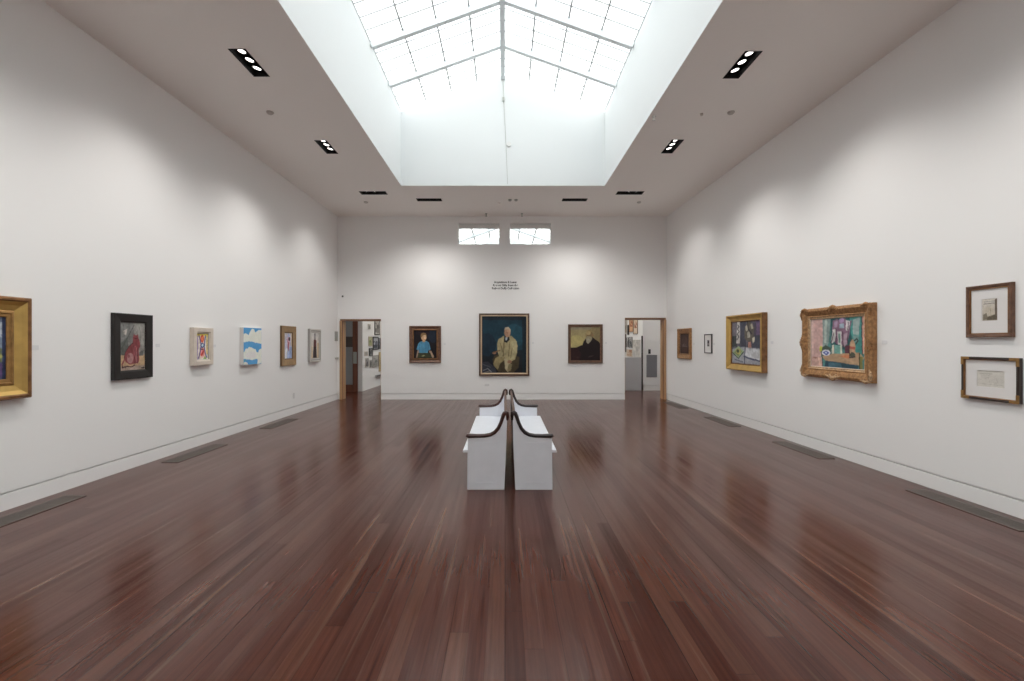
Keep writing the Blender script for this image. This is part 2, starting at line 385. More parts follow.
# ------------------------------------------------------------------ skylights
def skylight(n, x0, x1, y0, y1, eave, ridge, step, first, nc=4, hr=.042, hm=.013, hc=.0078):
    xm = (x0 + x1) / 2; zc = CEIL + CT
    bm = new_bm(); t = .12
    box(bm, x0 - t, x0, y0 - t, y1 + t, zc, eave); box(bm, x1, x1 + t, y0 - t, y1 + t, zc, eave)
    for a, b in ((y0 - t, y0), (y1, y1 + t)):
        prism(bm, [(x0, zc), (x1, zc), (x1, eave), (xm, ridge), (x0, eave)], a, b)
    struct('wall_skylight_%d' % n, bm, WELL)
    root = bpy.data.objects.new('window_%d' % (n + 2), None); C.objects.link(root); root['kind'] = 'structure'
    root.location = (xm, y0, eave)
    hw = (x1 - x0) / 2; rise = ridge - eave; sl = math.hypot(hw, rise)
    ylist = []; y = first
    while y > y0 + .1: ylist.append(y); y -= step
    edges = [y1] + ylist + [y0]
    bm = new_bm(); col = bm.verts.layers.float_color.new('paint'); rnd = random.Random(n)
    tb = new_bm()
    for sg in (-1, 1):
        A = math.atan2(rise, hw) * (1 if sg < 0 else -1)
        # slope frame: s from the eave to the ridge
        M = Matrix(((hw / sl * (1 if sg < 0 else -1), 0, -rise / sl * (1 if sg < 0 else -1), -hw if sg < 0 else hw), (0, 1, 0, 0), (rise / sl, 0, hw / sl, 0), (0, 0, 0, 1)))
        for ya, yb in zip(edges, edges[1:]):
            np_ = 4
            for i in range(nc):
                for j in range(np_):
                    c0, c1 = i * sl / nc, (i + 1) * sl / nc
                    d0, d1 = yb + (ya - yb) * j / np_, yb + (ya - yb) * (j + 1) / np_
                    n0 = len(bm.verts); box(bm, c0, c1, d0 - y0, d1 - y0, .05, .056, M=M)
                    g = .90 + .10 * rnd.random(); w = .95 + .05 * rnd.random()
                    bm.verts.ensure_lookup_table()
                    for v in bm.verts[n0:]: v[col] = (g, g, g * w, 1)
            for j in range(1, np_):
                d = yb + (ya - yb) * j / np_ - y0
                box(tb, 0, sl, d - hc, d + hc, .035, .052, M=M)
        for i in range(1, nc):
            mb = new_bm(); box(mb, i * sl / nc - hm, i * sl / nc + hm, 0, y1 - y0, .02, .06, M=M)
            obj('mullion', mb, THIN, root)
        for y in ylist:
            rb = new_bm(); box(rb, 0, sl - .01, y - y0 - hr, y - y0 + hr, -.07, .05, M=M)
            obj('rafter', rb, BAR, root)
        eb = new_bm(); box(eb, -.02, .02, 0, y1 - y0, .02, .05, M=M); obj('eave_rail', eb, WELL, root)
    obj('glazing', bm, GLASS, root); obj('cross_bars', tb, THIN, root)
    rb = new_bm(); box(rb, -.045, .045, 0, y1 - y0, rise - .10, rise + .08); obj('ridge_beam', rb, BAR, root)
EAVE, RIDGE = CEIL + 1.58, CEIL + 2.36
skylight(1, SKX0, SKX1, SKY0, SKY1, EAVE, RIDGE, 1.14, 8.66)
skylight(2, SKX0, SKX1, SK2Y0, SK2Y1, EAVE - .1, RIDGE - .1, 2.25, 21.65, 3, .065, .032, .010)

# ------------------------------------------------------------------ recessed ceiling lights
def spot(parent, loc, target, power, size=math.radians(98), blend=1.):
    l = bpy.data.lights.new('wall_washer_beam', 'SPOT'); l.energy = power; l.color = (1, .97, .93)
    l.spot_size = size; l.spot_blend = blend; l.shadow_soft_size = .04
    o = bpy.data.objects.new('beam', l); C.objects.link(o)
    o.location = loc; o.rotation_euler = (Vector(target) - Vector(loc)).to_track_quat('-Z', 'Y').to_euler()
    return o
POW = 29
flab = {
 (-3.05, 5.44): 'black recessed three-lamp ceiling light above the left wall, largest in view',
 (-3.05, 7.78): 'black recessed ceiling light above the left wall, second from the camera',
 (2.85, 5.48): 'black recessed three-lamp ceiling light above the right wall, largest in view',
 (2.85, 7.76): 'black recessed ceiling light above the right wall, second from the camera',
 (-2.94, 10.17): 'black recessed ceiling light turned crosswise, above the far left corner',
 (2.79, 10.17): 'black recessed ceiling light turned crosswise, above the far right corner',
 (-1.775, 10.66): 'black recessed ceiling light before the end wall, above the boy portrait',
 (1.63, 10.66): 'black recessed ceiling light before the end wall, above the bearded man portrait',
 (-3.05, 3.11): 'black recessed ceiling light over the gold framed painting, out of frame',
 (-3.05, .78): 'unseen black recessed light continuing the left row, added to light the wall',
 (2.85, 3.15): 'black recessed ceiling light over the two framed drawings, out of frame',
 (-2.95, 15.4): 'unseen black recessed light added to brighten the left wall of the next gallery',
 (2.95, 15.4): 'unseen black recessed light added to brighten the right wall of the next gallery',
 (3.5, 12.86): 'unseen black recessed light added to brighten the lobby beyond the right doorway',
 (2.85, .82): 'unseen black recessed light continuing the right row, added to light the wall'}
for x, y, sx, sy, aim in fixtures:
    root = thing('recessed_ceiling_light', flab[x, y], 'ceiling light', (x, y, CEIL), 0, 'recessed ceiling lights')
    bm = new_bm(); hx, hy = sx / 2, sy / 2; e = .002
    box(bm, -hx + e, hx - e, -hy + e, hy - e, .116, .126)
    for a in ((-hx + e, -hx + .008, -hy + e, hy - e), (hx - .008, hx - e, -hy + e, hy - e), (-hx + e, hx - e, -hy + e, -hy + .008), (-hx + e, hx - e, hy - .008, hy - e)):
        box(bm, *a, .0, .118)
    obj('housing', bm, BLACK, root)
    bm = new_bm()
    for a in ((-hx - .006, -hx + .008, -hy - .006, hy + .006), (hx - .008, hx + .006, -hy - .006, hy + .006), (-hx, hx, -hy - .006, -hy + .008), (-hx, hx, hy - .008, hy + .006)):
        box(bm, *a, -.003, -.0005)
    obj('trim_ring', bm, BLACK, root)
    along_y = sy > sx
    for k in (-1, 0, 1):
        off = k * (max(sx, sy) * .31)
        lx, ly = (0, off) if along_y else (off, 0)
        P = Vector((lx, ly, .062))
        if aim in 'LR':
            s = -1 if aim == 'L' else 1
            wx = (xl if s < 0 else xr)(y) if y < YB else s * 4.37
            T = Vector((wx - x, ly + k * .35, 0.7 - CEIL))
        elif y > YB: T = Vector((1.1 + k * .4, YR + .25 - y, 1.3 - CEIL))
        elif aim == 'B' or (aim[0] == 'L' and k == 1) or (aim[0] == 'R' and k == -1):
            T = Vector((lx + k * .75, YB - y, 0.7 - CEIL))
        else:
            s = -1 if aim[0] == 'L' else 1
            T = Vector(((xl if s < 0 else xr)(y) - x, .1 + k * .3 * s, 0.7 - CEIL))
        q = (T - P).to_track_quat('-Z', 'Y')
        M = Matrix.Translation(P) @ Matrix.Rotation(0, 4, 'Z') @ Euler((q.to_euler().x * .6, q.to_euler().y * .6, q.to_euler().z)).to_matrix().to_4x4()
        bm = new_bm()
        n = 24
        rr = [(.026, .045), (.040, .02), (.054, -.022), (.056, -.026), (.050, -.026), (.046, -.016)]
        rings = [[bm.verts.new(M @ Vector((r * math.cos(2 * PI * i / n), r * math.sin(2 * PI * i / n), z))) for i in range(n)] for r, z in rr]
        for a, b in zip(rings, rings[1:]):
            for i in range(n): bm.faces.new((a[i], a[(i + 1) % n], b[(i + 1) % n], b[i]))
        bm.faces.new(rings[0])
        lamp = obj('lamp', bm, BLACK, root, smooth=True)
        bm = new_bm(); disc(bm, .045, -.021, -.015, M=M); obj('lens', bm, LENS, lamp)
        W = Vector((x, y, CEIL))
        Ps = W + Vector((lx, ly, -.02))
        sp = spot(root, Ps, W + T, POW * (1 if y < YB else 1.1))
        if y > 15: sp.data.color = (1, .86, .68)
        sp.location = (lx, ly, -.02); sp.parent = root; sp.rotation_euler = (T - Vector((lx, ly, -.02))).to_track_quat('-Z', 'Y').to_euler()

# small ceiling fittings
def ceil_disc(name, x, y, r, h, label, cat, m=PLASTIC, group=None):
    bm = new_bm(); disc(bm, r * .72, -h, -h * .45, r1=r * .95); disc(bm, r, -h * .45, -.0004)
    o = obj(name, bm, m); o.location = (x, y, CEIL); tag(o, label, cat, group)
def ceil_px(px, py):
    s = (342 - py) / (CEIL - EYE); return (px - 505) / s, 455 / s
for px, py, r, lab in ((270, 112, .05, 'small white ceiling disc between the two left ceiling lights'),
                       (731, 112, .05, 'small white ceiling disc between the two right ceiling lights'),
                       (366, 202, .05, 'small white ceiling disc near the far left corner'),
                       (639, 202, .05, 'small white ceiling disc near the far right corner'),
                       (701.6, 113.7, .022, 'tiny white ceiling dot beside the disc on the right')):
    ceil_disc('smoke_detector', *ceil_px(px, py), r, .028, lab, 'smoke detector', BEIGE, 'small discs on the ceiling')
for px, py, r, lab, m in ((499, 202.8, .045, 'pale ceiling disc left of the two dark sprinkler heads', CEILM),
                          (510, 199.6, .04, 'left one of the two dark sprinkler heads beyond the skylight', GPLATE),
                          (516, 199.6, .04, 'right one of the two dark sprinkler heads beyond the skylight', GPLATE)):
    ceil_disc('ceiling_sprinkler', *ceil_px(px, py), r, .035, lab, 'sprinkler', m, 'fittings beyond the skylight')
for px, lab in ((486.3, 'small hanging sprinkler by the end wall, above the left high window'), (522, 'small pale hanging sprinkler by the end wall, above the right high window')):
    x, y = ceil_px(px, 213.5)
    bm = new_bm(); disc(bm, .03, -.012, -.0004); disc(bm, .012, -.07, -.012); disc(bm, .026, -.076, -.07)
    o = obj('pendant_sprinkler', bm, GPLATE); o.location = (x, min(y, YB - .06), CEIL); tag(o, lab, 'sprinkler', 'hanging sprinklers by the end wall')
x, y = ceil_px(653, 116); x = max(x, SKX1 + .07)
bm = new_bm(); disc(bm, .03, -.012, -.0004); disc(bm, .010, -.06, -.012); disc(bm, .024, -.066, -.06)
o = obj('pendant_sprinkler', bm, PLASTIC); o.location = (x, y, CEIL); tag(o, 'white hanging sprinkler at the right edge of the skylight well', 'sprinkler')
# cable and sensors on the gable of the skylight
gz = lambda py: EYE + (342 - py) / 455 * SKY1
gx = lambda px: (px - 505) / 455 * SKY1
cr = thing('gable_cable', 'thin grey cable running down the white skylight gable', 'cable', (gx(503), SKY1, gz(184)))
bm = new_bm()
pts = [(gx(503), gz(78)), (gx(503.6), gz(99)), (gx(506), gz(145)), (gx(507.6), gz(184))]
sweep(bm, [(a - gx(503), b - gz(184)) for a, b in pts], .004, .004, 6)
for v in bm.verts: v.co.y -= .005
obj('cord', bm, GPLATE, cr)
bm = new_bm(); box(bm, gx(503.4) - gx(503) - .022, gx(503.4) - gx(503) + .022, -.03, -.0005, gz(101.5) - gz(184), gz(97.5) - gz(184)); obj('junction_box', bm, GPLATE, cr, bevel=.005)
bm = new_bm(); disc(bm, .05, -.03, -.0005, M=Matrix.Rotation(-PI / 2, 4, 'X') @ Matrix.Rotation(PI, 4, 'X') if False else Matrix.Rotation(PI / 2, 4, 'X') @ Matrix.Scale(-1, 4, (0, 0, 1)))
o = obj('gable_sensor', bm, PLASTIC); o.location = (gx(508.9), SKY1, gz(144.5)); tag(o, 'round white sensor halfway down the skylight gable, beside the cable', 'sensor')

# ------------------------------------------------------------------ floor grilles
glabs = {('L', 4.0): 'nearest of the bronze floor grilles along the left wall, cut by the photo edge',
         ('L', 6.26): 'bronze floor grille along the left wall, below and beyond the cat picture',
         ('L', 8.51): 'short looking bronze floor grille along the left wall, farthest from the camera',
         ('R', 4.18): 'nearest of the bronze floor grilles along the right wall, cut by the photo edge',
         ('R', 6.45): 'bronze floor grille along the right wall, below the ornate carved frame',
         ('R', 8.73): 'bronze floor grille along the right wall, below the gold framed still life',
         ('R', 10.98): 'bronze floor grille along the right wall, beside the right doorway'}
gm = {}
for (s, y), lab in glabs.items():
    fx = xl if s == 'L' else xr; sg = 1 if s == 'L' else -1
    x = fx(y) + sg * (.265 if s == 'L' else .21)
    rot = math.atan(.0098) if s == 'L' else -math.atan(.0194) * -1
    root = thing('floor_grille', lab, 'floor grille', (x, y, 0), math.atan(-.0098) * -1 * -1 if s == 'L' else math.atan(.0194), 'bronze floor grilles')
    root.rotation_euler.z = -math.atan(.0098) if s == 'L' else math.atan(.0194)
    L, W = .51, .105
    if not gm:
        bm = new_bm(); box(bm, -W, W, -L, L, .0003, .0015); gm['well'] = obj('shade_sheet', bm, GDARK, root)  # dark sheet stands in for shade under the slats; no recess is cut
        bm = new_bm()
        for a in ((-W, -W + .016, -L, L), (W - .016, W, -L, L), (-W + .016, W - .016, -L, -L + .016), (-W + .016, W - .016, L - .016, L)): box(bm, *a, .0015, .006)
        gm['frame'] = obj('frame', bm, GRILLE, root)
        bm = new_bm(); k = -W + .024
        while k < W - .02:
            box(bm, k, k + .005, -L + .016, L - .016, .0015, .0052); k += .0125
        for q in (-.25, 0, .25): box(bm, -W + .016, W - .016, q - .004, q + .004, .0015, .004)
        gm['slats'] = obj('slats', bm, GRILLE, root)
    else:
        for o in list(gm.values()):
            c = o.copy(); C.objects.link(c); c.parent = root

# ------------------------------------------------------------------ pews, back to back
PY0, PY1 = 4.69, 6.93
END_T = .045
outline = [(0, 0), (.006, .536), (.10, .540), (.20, .543), (.255, .556), (.30, .585), (.335, .635), (.360, .70), (.378, .765), (.395, .786), (.408, .775), (.411, .70), (.408, .536), (.384, 0)]
cap = [(.002, .545), (.006, .553), (.026, .554), (.10, .553), (.18, .555), (.24, .566), (.285, .590), (.322, .632), (.350, .692), (.368, .748), (.383, .785), (.398, .797), (.412, .790), (.417, .765), (.416, .72)]
cs = [1.15, 1.3, 1.15, .95, .95, .95, 1, 1, 1, 1.05, 1.15, 1.2, 1.15, 1, .7]
def make_pew(label, front_x, sg, capmat):
    root = thing('pew_bench', label, 'bench', (front_x, PY0, 0), 0, 'back to back pews')
    X = lambda u: sg * u
    Lp = PY1 - PY0
    def end(y0):
        bm = new_bm(); prism(bm, [(X(u), z) for u, z in outline], y0, y0 + END_T)
        e = obj('end_panel', bm, PEW, root, bevel=.004)
        for yy in (y0 - .003,) if y0 == 0 else (y0 + END_T - .0,):
            bm = new_bm(); a, b, z0, z1 = .085, .30, .075, .48; w = .006
            for r in ((a, b, z0, z0 + w), (a, b, z1, z1 + w), (a, a + w, z0, z1), (b - w, b, z0, z1)):
                box(bm, *sorted((X(r[0]), X(r[1]))), yy, yy + .003, r[2], r[3])
            obj('moulding', bm, PEW, e)
        bm = new_bm(); sweep(bm, [(X(u), z) for u, z in cap], .0185, .033, 12, cs)
        for v in bm.verts: v.co.y += y0 + END_T / 2
        obj('arm_cap', bm, capmat, root, smooth=True)['label'] = 'dark polished curved arm cap'
    end(0); end(Lp - END_T)
    a, b = END_T, Lp - END_T
    bm = new_bm()
    prism(bm, [(X(-.045), .378), (X(-.050), .392), (X(-.040), .406), (X(.10), .408), (X(.375), .398), (X(.375), .372)], a - .02, b + .02)
    obj('seat', bm, PEW, root, bevel=.004)
    bm = new_bm(); prism(bm, [(X(.362), .04), (X(.376), .04), (X(.398), .765), (X(.384), .765)], a, b)
    obj('backrest', bm, PEW, root)
    bm = new_bm(); prism(bm, [(X(.376), .02), (X(.384), .02), (X(.407), .765), (X(.398), .765)], a, b)
    obj('back_board', bm, PEWB, root)
    bm = new_bm(); prism(bm, [(X(.380), .765), (X(.410), .765), (X(.412), .785), (X(.396), .795), (X(.382), .785)], a, b)
    obj('top_rail', bm, PEWB, root, bevel=.004)
    bm = new_bm(); box(bm, *sorted((X(.035), X(.055))), a, b, .27, .376); obj('apron', bm, PEW, root)
    bm = new_bm(); box(bm, *sorted((X(.055), X(.36))), Lp / 2 - .02, Lp / 2 + .02, 0, .374); obj('middle_support', bm, PEW, root)
make_pew('white painted pew facing the left wall, with red brown arm caps', -.391, 1, CAPR)
make_pew('white painted pew facing the right wall, with nearly black arm caps', .490, -1, CAPD)

# ------------------------------------------------------------------ pictures
rng = np.random.default_rng(7)
def smooth_noise(h, w, cy, cx):
    g = rng.random((cy + 2, cx + 2)); yy = np.linspace(0, cy, h); xx = np.linspace(0, cx, w)
    yi = yy.astype(int); xi = xx.astype(int); fy = (yy - yi)[:, None]; fx = (xx - xi)[None, :]
    fy = fy * fy * (3 - 2 * fy); fx = fx * fx * (3 - 2 * fx)
    a = g[yi][:, xi]; b = g[yi][:, xi + 1]; c = g[yi + 1][:, xi]; d = g[yi + 1][:, xi + 1]
    return (a * (1 - fx) + b * fx) * (1 - fy) + (c * (1 - fx) + d * fx) * fy - .5
ILL = .78
def paint(W, H, n, bg, ops, grain=.10, wob=.012):
    """rasterise brush shapes; coordinates 0..1, y downwards; colours sRGB as the eye sees them on the wall"""
    w = max(8, round(n * W / max(W, H))) * 2; h = max(8, round(n * H / max(W, H))) * 2
    yy, xx = np.mgrid[0:h, 0:w]; X = (xx + .5) / w; Y = (yy + .5) / h
    X = X + wob * smooth_noise(h, w, 14, 14) + wob * .6 * smooth_noise(h, w, 40, 40)
    Y = Y + wob * smooth_noise(h, w, 14, 14) + wob * .6 * smooth_noise(h, w, 40, 40)
    img = np.zeros((h, w, 3)); img[:] = bg; asp = H / W
    for op in ops:
        k = op[0]
        if k == 'g':          # vertical blend between two colours
            t = np.clip((Y - op[1]) / (op[2] - op[1]), 0, 1)[..., None]; img = np.where((Y >= op[1])[..., None] & (Y <= op[2])[..., None], np.array(op[3]) * (1 - t) + np.array(op[4]) * t, img); continue
        if k == 'r': m = (X >= op[1]) & (X <= op[3]) & (Y >= op[2]) & (Y <= op[4])
        elif k == 'e':
            a = op[6] if len(op) > 6 else 0; dx = X - op[1]; dy = (Y - op[2]) * asp
            u = dx * math.cos(a) + dy * math.sin(a); v = -dx * math.sin(a) + dy * math.cos(a)
            m = (u / op[3]) ** 2 + (v / (op[4] * asp)) ** 2 <= 1
        elif k == 'p':
            P = op[1]; m = np.zeros((h, w), bool)
            for (x0, y0), (x1, y1) in zip(P, P[1:] + P[:1]):
                if y0 == y1: continue
                m ^= ((Y < y0) != (Y < y1)) & (X < (x1 - x0) * (Y - y0) / (y1 - y0) + x0)
        elif k == 'l':
            P = op[1]; m = np.zeros((h, w), bool)
            for (x0, y0), (x1, y1) in zip(P, P[1:]):
                dx, dy = x1 - x0, (y1 - y0) * asp; L2 = dx * dx + dy * dy + 1e-9
                t = np.clip(((X - x0) * dx + (Y - y0) * asp * dy) / L2, 0, 1)
                m |= (X - x0 - t * dx) ** 2 + ((Y - y0) * asp - t * dy) ** 2 <= (op[2] / 2) ** 2
        img[m] = op[-1] if k != 'e' else op[5]
    img = img * (1 + grain * (smooth_noise(h, w, 30, 30) + smooth_noise(h, w, 9, 9)))[..., None]
    img = np.clip(img, 2, 255)
    img = img.reshape(h // 2, 2, w // 2, 2, 3).mean((1, 3))
    img = img * .88 + img.mean(2, keepdims=True) * .12
    return np.clip(lin(img) / ILL, 0, .92)

def picture_mesh(name, arr, W, H, y_front, thick, parent, m, dx=0, dz=0):
    h, w, _ = arr.shape
    xs_ = np.linspace(-W / 2, W / 2, w) + dx; zs_ = np.linspace(H / 2, -H / 2, h) + dz
    verts = [(x, y_front, z) for z in zs_ for x in xs_]
    faces = [(j * w + i, (j + 1) * w + i, (j + 1) * w + i + 1, j * w + i + 1) for j in range(h - 1) for i in range(w - 1)]
    ring = [i for i in range(w)] + [j * w + w - 1 for j in range(1, h)] + [(h - 1) * w + i for i in range(w - 2, -1, -1)] + [j * w for j in range(h - 2, 0, -1)]
    b0 = len(verts)
    for i in ring: x, y, z = verts[i]; verts.append((x, y_front + thick, z))
    n = len(ring)
    for i in range(n): faces.append((ring[i], ring[(i + 1) % n], b0 + (i + 1) % n, b0 + i))
    faces.append(tuple(b0 + i for i in range(n)))
    me = bpy.data.meshes.new(name); me.from_pydata(verts, [], faces); me.update()
    a = me.color_attributes.new('paint', 'FLOAT_COLOR', 'POINT')
    col = np.ones((len(verts), 4), np.float32); flat = arr.reshape(-1, 3)
    col[:h * w, :3] = flat; col[h * w:, :3] = flat[ring]
    a.data.foreach_set('color', col.ravel())
    me.materials.append(m)
    o = bpy.data.objects.new(name, me); C.objects.link(o); o.parent = parent
    return o

def frame_mesh(name, W, H, prof, mats, parent, subdiv=1):
    """mitred moulding; prof = [(inset from the outer edge, distance off the wall, material of the strip ending here)]"""
    bm = new_bm(); loops = []
    for ins, d, *_ in prof:
        a, b = W / 2 - ins, H / 2 - ins
        loops.append([bm.verts.new((x, -d, z)) for x, z in ((-a, -b), (a, -b), (a, b), (-a, b))])
    for k in range(len(prof) - 1):
        for i in range(4):
            f = bm.faces.new((loops[k][i], loops[k][(i + 1) % 4], loops[k + 1][(i + 1) % 4], loops[k + 1][i])); f.material_index = prof[k + 1][2]
    for i in range(4):
        f = bm.faces.new((loops[-1][i], loops[-1][(i + 1) % 4], loops[0][(i + 1) % 4], loops[0][i])); f.material_index = prof[-1][2]
    return obj(name, bm, mats, parent)

LFA = PI / 2 + math.atan(.0098); RFA = -PI / 2 + math.atan(.0194)
LFA = PI / 2 - math.atan(.0098)
def wall_spot(side, c, z):
    if side == 'L': return (xl(c) + .0015, c, z), PI / 2 - math.atan(.0098)
    if side == 'R': return (xr(c) - .0015, c, z), -PI / 2 + math.atan(.0194)
    if side == 'AL': return (-4.3985, c, z), PI / 2
    if side == 'AR': return (4.3285, c, z), -PI / 2
    return (c, YB - .0015, z), 0
def framed(kind, label, cat, side, c, z, W, H, prof, mats, arr_fn, group, px=90, art_back=.012, pm=None, mount=None, tilt=0):
    loc, rot = wall_spot(side, c, z)
    root = thing(kind, label, cat, loc, rot, group)
    if tilt: root.rotation_euler.x = 0
    frame_mesh('frame', W, H, prof, mats, root)
    ins, d = prof[-1][0], prof[-1][1]
    aw, ah = W - 2 * ins, H - 2 * ins
    fr = d - .004
    if mount:
        bm = new_bm(); iw, ih, oz = mount[:3]
        a, b = aw / 2 + .004, ah / 2 + .004
        o_ = [(-a, -b), (a, -b), (a, b), (-a, b)]; i_ = [(-iw / 2, -ih / 2 + oz), (iw / 2, -ih / 2 + oz), (iw / 2, ih / 2 + oz), (-iw / 2, ih / 2 + oz)]
        lo = [[bm.verts.new((x, -fr, zz)) for x, zz in o_], [bm.verts.new((x, -fr, zz)) for x, zz in i_], [bm.verts.new((x, -fr + .004, zz)) for x, zz in i_], [bm.verts.new((x, -fr + .004, zz)) for x, zz in o_]]
        for k in range(4):
            for i in range(4): bm.faces.new((lo[k][i], lo[k][(i + 1) % 4], lo[(k + 1) % 4][(i + 1) % 4], lo[(k + 1) % 4][i]))
        obj('mount', bm, MOUNT, root)
        picture_mesh('picture', arr_fn(iw, ih, px), iw + .006, ih + .006, -fr + .0045, .003, root, PAPER, 0, oz)
    else:
        picture_mesh('canvas', arr_fn(aw, ah, px), aw + .008, ah + .008, -fr, max(.004, fr - .003), root, pm or PAINT)
    return root

GL, GB, GR = 'pictures on the left wall', 'portraits on the end wall', 'pictures on the right wall'

# --- left wall
def art_a(W, H, n):
    return paint(W, H, n, (70, 74, 96), [('r', 0, 0, 1, .35, (92, 100, 120)), ('e', .9, .22, .12, .14, (150, 160, 172)), ('e', .93, .42, .1, .09, (118, 132, 150)),
        ('r', .8, .5, .95, .72, (96, 104, 74)), ('l', [(.8, .5), (.95, .62), (.82, .74)], .03, (170, 170, 96)), ('r', .7, .74, 1, .95, (84, 62, 104)), ('l', [(.85, 0), (.85, 1)], .02, (40, 42, 60)),
        ('r', 0, .3, .5, .8, (110, 84, 80)), ('e', .3, .4, .16, .2, (150, 120, 96)), ('l', [(.1, .9), (.6, .5)], .05, (48, 50, 70)), ('r', .955, 0, 1, 1, (38, 46, 74))], .3)
# bottom-right part of a large canvas, mostly outside the photo
framed('framed_painting', 'large blue toned painting in a deep gold frame, cut by the photo edge', 'painting', 'L', 3.70, 1.470, 1.165, .93,
       [(0, 0, 0), (0, .060, 0), (.012, .078, 0), (.030, .080, 0), (.042, .072, 0), (.075, .050, 1), (.125, .034, 1), (.135, .042, 2), (.150, .044, 2), (.158, .034, 2), (.180, .034, 2), (.186, .026, 2)],
       [GILTD, GILT, GILTM], art_a, GL)
def art_cat(W, H, n):
    red, dk, pk = (122, 56, 60), (58, 24, 28), (158, 112, 112)
    ops = [('r', 0, 0, 1, .70, (112, 112, 110)), ('p', [(.5, 0), (1, 0), (1, .7), (.72, .7)], (136, 134, 128)), ('p', [(0, .45), (.3, .3), (.36, .7), (0, .7)], (84, 88, 84)),
           ('r', 0, .68, 1, 1, (172, 142, 108)), ('r', 0, .9, 1, 1, (150, 130, 118)), ('p', [(.12, .18), (.30, .14), (.24, .26), (.16, .26)], (168, 160, 152)),
           ('l', [(.05, .56), (.55, .06)], .018, (54, 56, 54)), ('l', [(.14, .06), (.18, .3)], .014, (70, 72, 70)), ('l', [(.38, .1), (.40, .5)], .014, (76, 80, 76)), ('l', [(.78, .1), (.84, .64)], .02, (98, 100, 98)), ('p', [(.78, .62), (.95, .58), (.92, .7), (.74, .7)], (86, 86, 84)),
           ('p', [(.52, .30), (.545, .235), (.60, .27), (.66, .27), (.71, .235), (.73, .32), (.79, .42), (.80, .50), (.74, .56), (.76, .80), (.70, .86), (.36, .87), (.22, .82), (.16, .72), (.20, .62), (.34, .50), (.50, .42)], red),
           ('e', .40, .74, .13, .11, pk), ('e', .34, .70, .05, .04, (134, 78, 80)), ('e', .60, .60, .07, .12, (146, 78, 82)), ('e', .66, .72, .05, .12, (136, 80, 84)),
           ('l', [(.60, .52), (.58, .84)], .02, dk), ('l', [(.70, .54), (.70, .84)], .018, dk), ('l', [(.50, .43), (.34, .51), (.20, .63), (.17, .74)], .018, dk),
           ('l', [(.18, .76), (.08, .86), (.10, .93), (.30, .91), (.46, .92), (.58, .89)], .035, dk), ('l', [(.18, .76), (.09, .86)], .05, red),
           ('l', [(.54, .32), (.62, .34), (.71, .32)], .014, dk), ('r', .84, .94, .98, .97, (60, 50, 48))]
    return paint(W, H, n, (112, 112, 110), ops, .22)
framed('framed_painting', 'black framed painting of a sitting red cat', 'painting', 'L', 5.486, 1.472, .565, .779,
       [(0, 0, 0), (0, .040, 0), (.010, .045, 0), (.085, .038, 0), (.100, .030, 0), (.106, .022, 0)], [FBLACK], art_cat, GL)
def art_c(W, H, n):
    ops = [('r', 0, 0, 1, .12, (214, 190, 84)), ('r', .08, .05, .9, .14, (232, 214, 104)), ('r', .86, .1, 1, .8, (216, 186, 70)), ('r', .94, .1, 1, 1, (196, 182, 170)), ('r', 0, .1, .2, 1, (150, 128, 164)), ('r', .0, .1, .06, .5, (196, 172, 150)),
           ('p', [(.16, .1), (.40, .45), (.16, .92), (.05, .9)], (202, 190, 186)), ('p', [(.2, .1), (.85, .1), (.62, .5), (.9, .95), (.2, .95), (.4, .5)], (206, 176, 164)),
           ('e', .50, .20, .14, .15, (204, 84, 52)), ('e', .50, .2, .07, .08, (222, 120, 78)), ('e', .5, .46, .16, .10, (72, 84, 130)), ('e', .52, .45, .09, .05, (170, 190, 204)),
           ('e', .5, .72, .22, .17, (206, 128, 122)), ('p', [(.36, .82), (.62, .60), (.66, .70), (.46, .88)], (190, 60, 54)), ('l', [(.36, .6), (.56, .6)], .05, (44, 40, 48)),
           ('l', [(.24, .08), (.36, .30), (.40, .48), (.34, .66), (.22, .94)], .07, (58, 66, 124)), ('l', [(.80, .08), (.70, .32), (.68, .52), (.76, .76), (.88, .92)], .075, (62, 84, 150)),
           ('p', [(.56, 1), (.72, .86), (.9, 1)], (126, 170, 96)), ('l', [(.13, .2), (.10, .9)], .05, (110, 88, 150))]
    return paint(W, H, n, (214, 204, 190), ops, .18)
framed('framed_painting', 'cream framed small abstract in yellow, red and blue curves', 'painting', 'L', 6.700, 1.459, .425, .549,
       [(0, 0, 0), (0, .062, 0), (.008, .067, 0), (.060, .066, 0), (.066, .056, 0), (.082, .050, 0), (.088, .040, 1)], [FCREAM, FSILVD], art_c, GL)
# unframed canvas with white clouds
def art_d(W, H, n):
    b, wh, w2 = (74, 148, 204), (214, 216, 206), (212, 210, 208)
    ops = [('r', 0, 0, 1, 1, b),
           ('p', [(0, .18), (.10, .155), (.2, .17), (.27, .215), (.34, .11), (.44, .035), (.56, .04), (.64, .12), (.70, .10), (.80, .06), (1, .05), (1, .43), (.80, .43), (.56, .39), (.34, .375), (0, .395)], wh),
           ('p', [(.04, .64), (.10, .58), (.20, .555), (.30, .525), (.42, .535), (.55, .57), (.68, .61), (.72, .66), (.80, .69), (.84, .62), (.92, .575), (1, .56), (1, .99), (.74, .99), (.78, .90), (.74, .85), (.56, .87), (.38, .88), (.22, .85), (0, .83), (0, .66)], wh),
           ('e', .40, .74, .3, .1, w2), ('p', [(0, .93), (.10, .915), (.20, .94), (.24, 1), (0, 1)], wh), ('l', [(.02, .87), (.16, .875)], .03, (88, 160, 180))]
    return paint(W, H, n, b, ops, .03, .02)
loc, rot = wall_spot('L', 7.966, 1.453)
cl = thing('stretched_canvas', 'unframed canvas of white clouds on bright blue, deep white edges', 'painting', loc, rot, GL)
